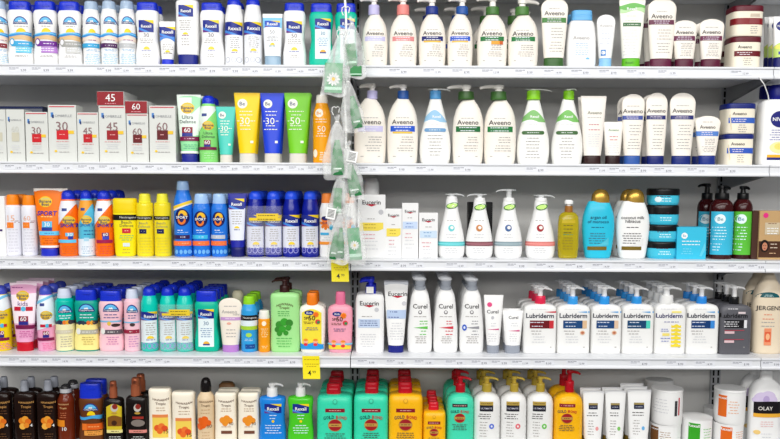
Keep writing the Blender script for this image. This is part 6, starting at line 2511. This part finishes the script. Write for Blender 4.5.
# ---- white cord tied to the rail at the right
c = tag(empty('cord', tuple(unproj(760, 79, -.005))), 'thin white cord hanging from the top shelf rail at the right', 'cord')
mb = MB()
p0 = unproj(760, 79, -.005)
tube_path(mb, [Vector(unproj(x, y, Y)) - p0 for x, y, Y in ((759, 77, -.0062), (761, 80, -.007), (764, 84, -.006), (766, 89, 0), (768, 95, .004), (769, 101, .006))], .0016, M('white'), 8)
mb.build('string', c)

# ---- hanging strip with gauzy gift bags
FILM = mat_film()
HY = -.06
strip = tag(empty('hanging_strip', tuple(unproj(345, -28, HY + .034))), 'white corded display strip hanging down in front of the shelves', 'display strip')
o0 = Vector(strip.location)
mb = MB()
pts = [Vector(unproj(345 + 1.2 * math.sin(y / 17.0), y, HY + .034)) - o0 for y in range(-28, 258, 6)]
tube_path(mb, pts, .0032, M('white', .5), 8, .5)
mb.build('cord', strip)
mb = MB()
top = pts[0]
tube_path(mb, [top, top + Vector((0, .01, .012)), top + Vector((0, .026, .014)), top + Vector((0, .0285, .004))], .0022, M('white', .4), 8)
mb.build('hook', strip)
for i, (bx, by) in enumerate(((341, 31), (346, 8), (336, 108), (346, 88), (344, 150), (345, 205))):
    mb = MB()
    p = Vector(unproj(bx, by, HY + .031)) - o0
    for sx, l in ((-1, 1), (1, .7)):
        tube_path(mb, [p, p + Vector((sx * .005, -.003, .004)), p + Vector((sx * .011, -.002, .0)), p + Vector((sx * .012 * l, 0, -.010)), p + Vector((sx * .008, .001, -.02 * l))], .0016, M('white', .5), 6)
    mb.build('ribbon_bow', strip)

BAGS = [  # neck x,y, body corner px (left, right, bottom), lean, depth, label bits
    (341, 34, 320, 346, 96, -3, -.018, 'upper-left gauzy bag holding a daisy card, at the top shelf rail'),
    (352, 24, 340, 366, 78, 2, .004, 'upper-right gauzy bag with green boxes, in front of the teal bottle'),
    (348, 82, 343, 366, 132, 5, -.006, 'gauzy bag with green tube, below the top shelf rail'),
    (337, 122, 323, 352, 179, -2, -.020, 'gauzy bag with green tube, in front of the second shelf rail'),
    (348, 148, 341, 365, 200, 3, .002, 'gauzy bag with green tube and square tag, right of its neighbour'),
    (340, 176, 327, 350, 226, -2, -.010, 'gauzy bag with dotted green pouch, above the lowest bags'),
    (340, 214, 327, 348, 264, -1, -.022, 'lowest left gauzy bag with two green tubes'),
    (353, 196, 343, 366, 264, 3, -.008, 'lowest right gauzy bag with a daisy card'),
]


def bag(nx, ny, xl, xr, yb, lean, dy, label):
    Y = HY + dy
    n = unproj(nx, ny, Y)
    t = tag(empty('gift_bag', tuple(n)), 'white ' + label, 'bag', 'gauzy gift bags on the hanging strip')
    L, Rr, B = unproj(xl, yb, Y), unproj(xr, yb, Y), unproj(nx, yb, Y)
    H = n.z - B.z
    rnd = random.Random(int(nx * 7 + ny))
    N, K = 36, 16
    v, f = [], []
    ph = [rnd.uniform(0, 6) for _ in range(4)]
    for j in range(K + 1):
        q = j / K
        # ruffle above the neck, gathered neck, then the pouch
        if q < .14:
            w = .010 - .0055 * (q / .14)
            d = .006 - .002 * q / .14
            z = .018 * (1 - q / .14)
        else:
            s = (q - .14) / .86
            z = -H * s
            w = .0045 + (((Rr.x - L.x) / 2) - .0045) * min(1, s * 1.6) ** .7
            d = .004 + .012 * math.sin(PI * min(1, s * 1.1)) + .001
        cx = ((L.x + Rr.x) / 2 - n.x) * max(0, (q - .14) / .86)
        for k in range(N):
            a = 2 * PI * k / N
            wr = 1 + .10 * math.sin(a * 7 + ph[0] + q * 3) * (1.8 if q < .14 else 1) + .05 * math.sin(a * 11 + ph[1] - q * 5)
            x = cx + w * math.cos(a) * (1 + .04 * math.sin(q * 13 + ph[2]))
            y = d * math.sin(a) * wr
            zz = z + (.004 * math.sin(a * 3 + ph[3]) if j in (0, K) else 0)
            v.append((x, y, zz))
    for j in range(K):
        for k in range(N):
            k2 = (k + 1) % N
            f.append((j * N + k, j * N + k2, (j + 1) * N + k2, (j + 1) * N + k))
    mb = MB()
    mb.add(v, f, FILM)
    mb.build('gauze_pouch', t)
    mb = MB()
    r = .0052
    pts = [Vector((r * math.cos(a), r * math.sin(a), 0)) for a in [2 * PI * k / 14 for k in range(15)]]
    tube_path(mb, pts, .0015, M('white', .5), 6)
    mb.build('drawstring', t)
    return Y


GT = M((24, 140, 66), .35)
GL = M((120, 205, 150), .35)


def mini(kind, x0, y0, x1, y1, Y, w, label):
    """little green toiletries seen through the gauze; (x0,y0)-(x1,y1) = axis from top to bottom, w = width in px"""
    a, b = unproj(x0, y0, Y), unproj(x1, y1, Y)
    d = b - a
    Lh = d.length
    hw = w / 338 / 2 * (1.2 if kind == 'tube' else 1.0)
    r = tag(empty({'tube': 'mini_tube', 'card': 'daisy_card', 'box': 'mini_box', 'tag': 'square_tag'}[kind], tuple(b)), label, {'tube': 'tube', 'card': 'card', 'box': 'box', 'tag': 'tag'}[kind], 'green toiletries in the gauzy bags')
    r.rotation_euler = (0, math.atan2(-d.x, -d.z), 0)
    mb = MB()
    if kind == 'tube':
        loft(mb, [(.010, hw, .007, 2.4), (Lh * .5, hw * .85, .006, 2.4), (Lh * .85, hw * .5, .003, 2.4), (Lh, hw * .35, .001, 2.4)], GT, 20)
        mb.build('tube_body', r)
        m2 = MB()
        loft(m2, [(0, hw * .95, .0068, 2.4), (.0095, hw * .98, .0068, 2.4)], M((20, 120, 60), .3), 20)
        m2.build('cap', r)
        m3 = MB()
        m3.add([(-hw * .6, -.0078, .016), (hw * .6, -.0078, .016), (hw * .55, -.0075, .020), (-hw * .55, -.0075, .020)], [(0, 1, 2, 3)], M((225, 240, 230)))
        m3.build('label', r, smooth=False)
    elif kind == 'tag':
        v, f = box_geo(-hw, hw, -.0006, .0006, 0, Lh)
        mb.add(v, f, M('white'))
        mb.build('tag_card', r, smooth=False)
        m2 = MB()
        for k in range(6):
            z = Lh * (.18 + k * .12)
            m2.add([(-hw * .7, -.0009, z), (hw * .7, -.0009, z), (hw * .7, -.0009, z + Lh * .06), (-hw * .7, -.0009, z + Lh * .06)], [(0, 1, 2, 3)], M((70, 74, 74)))
        m2.build('bars', r, smooth=False)
    else:
        th = .003 if kind == 'card' else .008
        v, f = box_geo(-hw, hw, -th, th, 0, Lh, .0008)
        mb.add(v, f, GT if kind == 'box' else M((70, 176, 110)))
        mb.build('card_body', r, smooth=False)
        m2 = MB()
        e = -th - .0006
        v, f = box_geo(-hw * .98, hw * .98, e, e + .0003, Lh * .1, Lh * .2)
        m2.add(v, f, M((190, 230, 205)))
        m2.build('stripe', r, smooth=False)
        if kind == 'card':
            m3 = MB()
            R = min(hw * .8, Lh * .34)
            c = (0, Lh * .46)
            for k in range(11):
                q = 2 * PI * k / 11
                u, vv = math.cos(q), math.sin(q)
                P = [(0, 0), (.45, -.16), (.85, -.14), (1, 0), (.85, .14), (.45, .16)]
                m3.add([(c[0] + R * (p * u - s * vv), e - .0004, c[1] + R * (p * vv + s * u)) for p, s in P], [tuple(range(6))], M('white'))
            m3.add([(c[0] + R * .26 * math.cos(2 * PI * k / 14), e - .0008, c[1] + R * .26 * math.sin(2 * PI * k / 14)) for k in range(14)], [tuple(range(14))], M((244, 196, 20)))
            m3.build('daisy', r, smooth=False)


for b in BAGS:
    bag(*b)
Yb = [HY + b[6] for b in BAGS]
mini('card', 334, 63, 333, 93, Yb[0], 17, 'green card with a white daisy in the upper-left gauzy bag')
mini('box', 350, 44, 352, 66, Yb[1] + .001, 10, 'upright green box in the upper-right gauzy bag')
mini('box', 356, 66, 356, 76, Yb[1] - .001, 11, 'small flat green box at the foot of the upper-right gauzy bag')
mini('tube', 352, 96, 358, 128, Yb[2], 9, 'green tube in the bag below the top shelf rail')
mini('tube', 337, 140, 338, 175, Yb[3], 11, 'green tube in the bag in front of the second shelf rail')
mini('tube', 350, 164, 356, 196, Yb[4], 11, 'green tube in the bag with the square tag')
mini('tag', 353, 151, 351, 162, Yb[4] - .02, 10, 'square striped tag on the bag beside the second shelf rail')
mini('box', 338, 188, 337, 214, Yb[5], 8, 'dotted green pouch in the bag above the lowest bags')
mini('tag', 332, 208, 330, 219, Yb[5] - .02, 9, 'square striped tag on the bag above the lowest left bag')
mini('tube', 341, 228, 340, 258, Yb[6], 7, 'right green tube in the lowest left gauzy bag')
mini('tube', 336, 232, 333, 259, Yb[6], 7, 'left green tube in the lowest left gauzy bag')
mini('card', 353, 228, 356, 260, Yb[7], 12, 'green card with a daisy in the lowest right gauzy bag')

# ---- light: rows of shop fluorescents over the aisle, pale surroundings
w = bpy.data.worlds.new('World')
SC.world = w
w.use_nodes = True
w.node_tree.nodes['Background'].inputs['Color'].default_value = (.95, .97, 1, 1)
w.node_tree.nodes['Background'].inputs['Strength'].default_value = AMB


def area(name, loc, sx, sy, power, target):
    l = bpy.data.lights.new(name, 'AREA')
    l.shape = 'RECTANGLE'
    l.size, l.size_y = sx, sy
    l.energy = power
    l.color = (1, .985, .96)
    o = bpy.data.objects.new(name, l)
    o.location = loc
    o.rotation_euler = (Vector(target) - Vector(loc)).to_track_quat('-Z', 'Y').to_euler()
    COL.objects.link(o)
    return o


area('ceiling_tubes', (0, -1.5, 2.75), 5.5, .35, P1, (0, -1.0, 0))
area('ceiling_tubes', (0, -3.6, 2.75), 5.5, .5, P2, (0, -1.0, .8))
area('ceiling_tubes', (0, -7.0, 2.75), 6.5, .6, P3, (0, 0, 1.2))

cam = bpy.data.cameras.new('Camera')
cam.sensor_width = 36
cam.lens = F_PX / CW * 36
cam.shift_y = (PPY - CH / 2) / CW
cam.clip_start = .05
co = bpy.data.objects.new('Camera', cam)
m = Matrix((rt, upv, -fwd)).transposed().to_4x4()
m.translation = CAM
co.matrix_world = m
COL.objects.link(co)
SC.camera = co
vs = SC.view_settings
vs.view_transform = 'Standard'
vs.look = 'None'
vs.gamma = 1
vs.use_curve_mapping = False
vs.exposure = EXPO
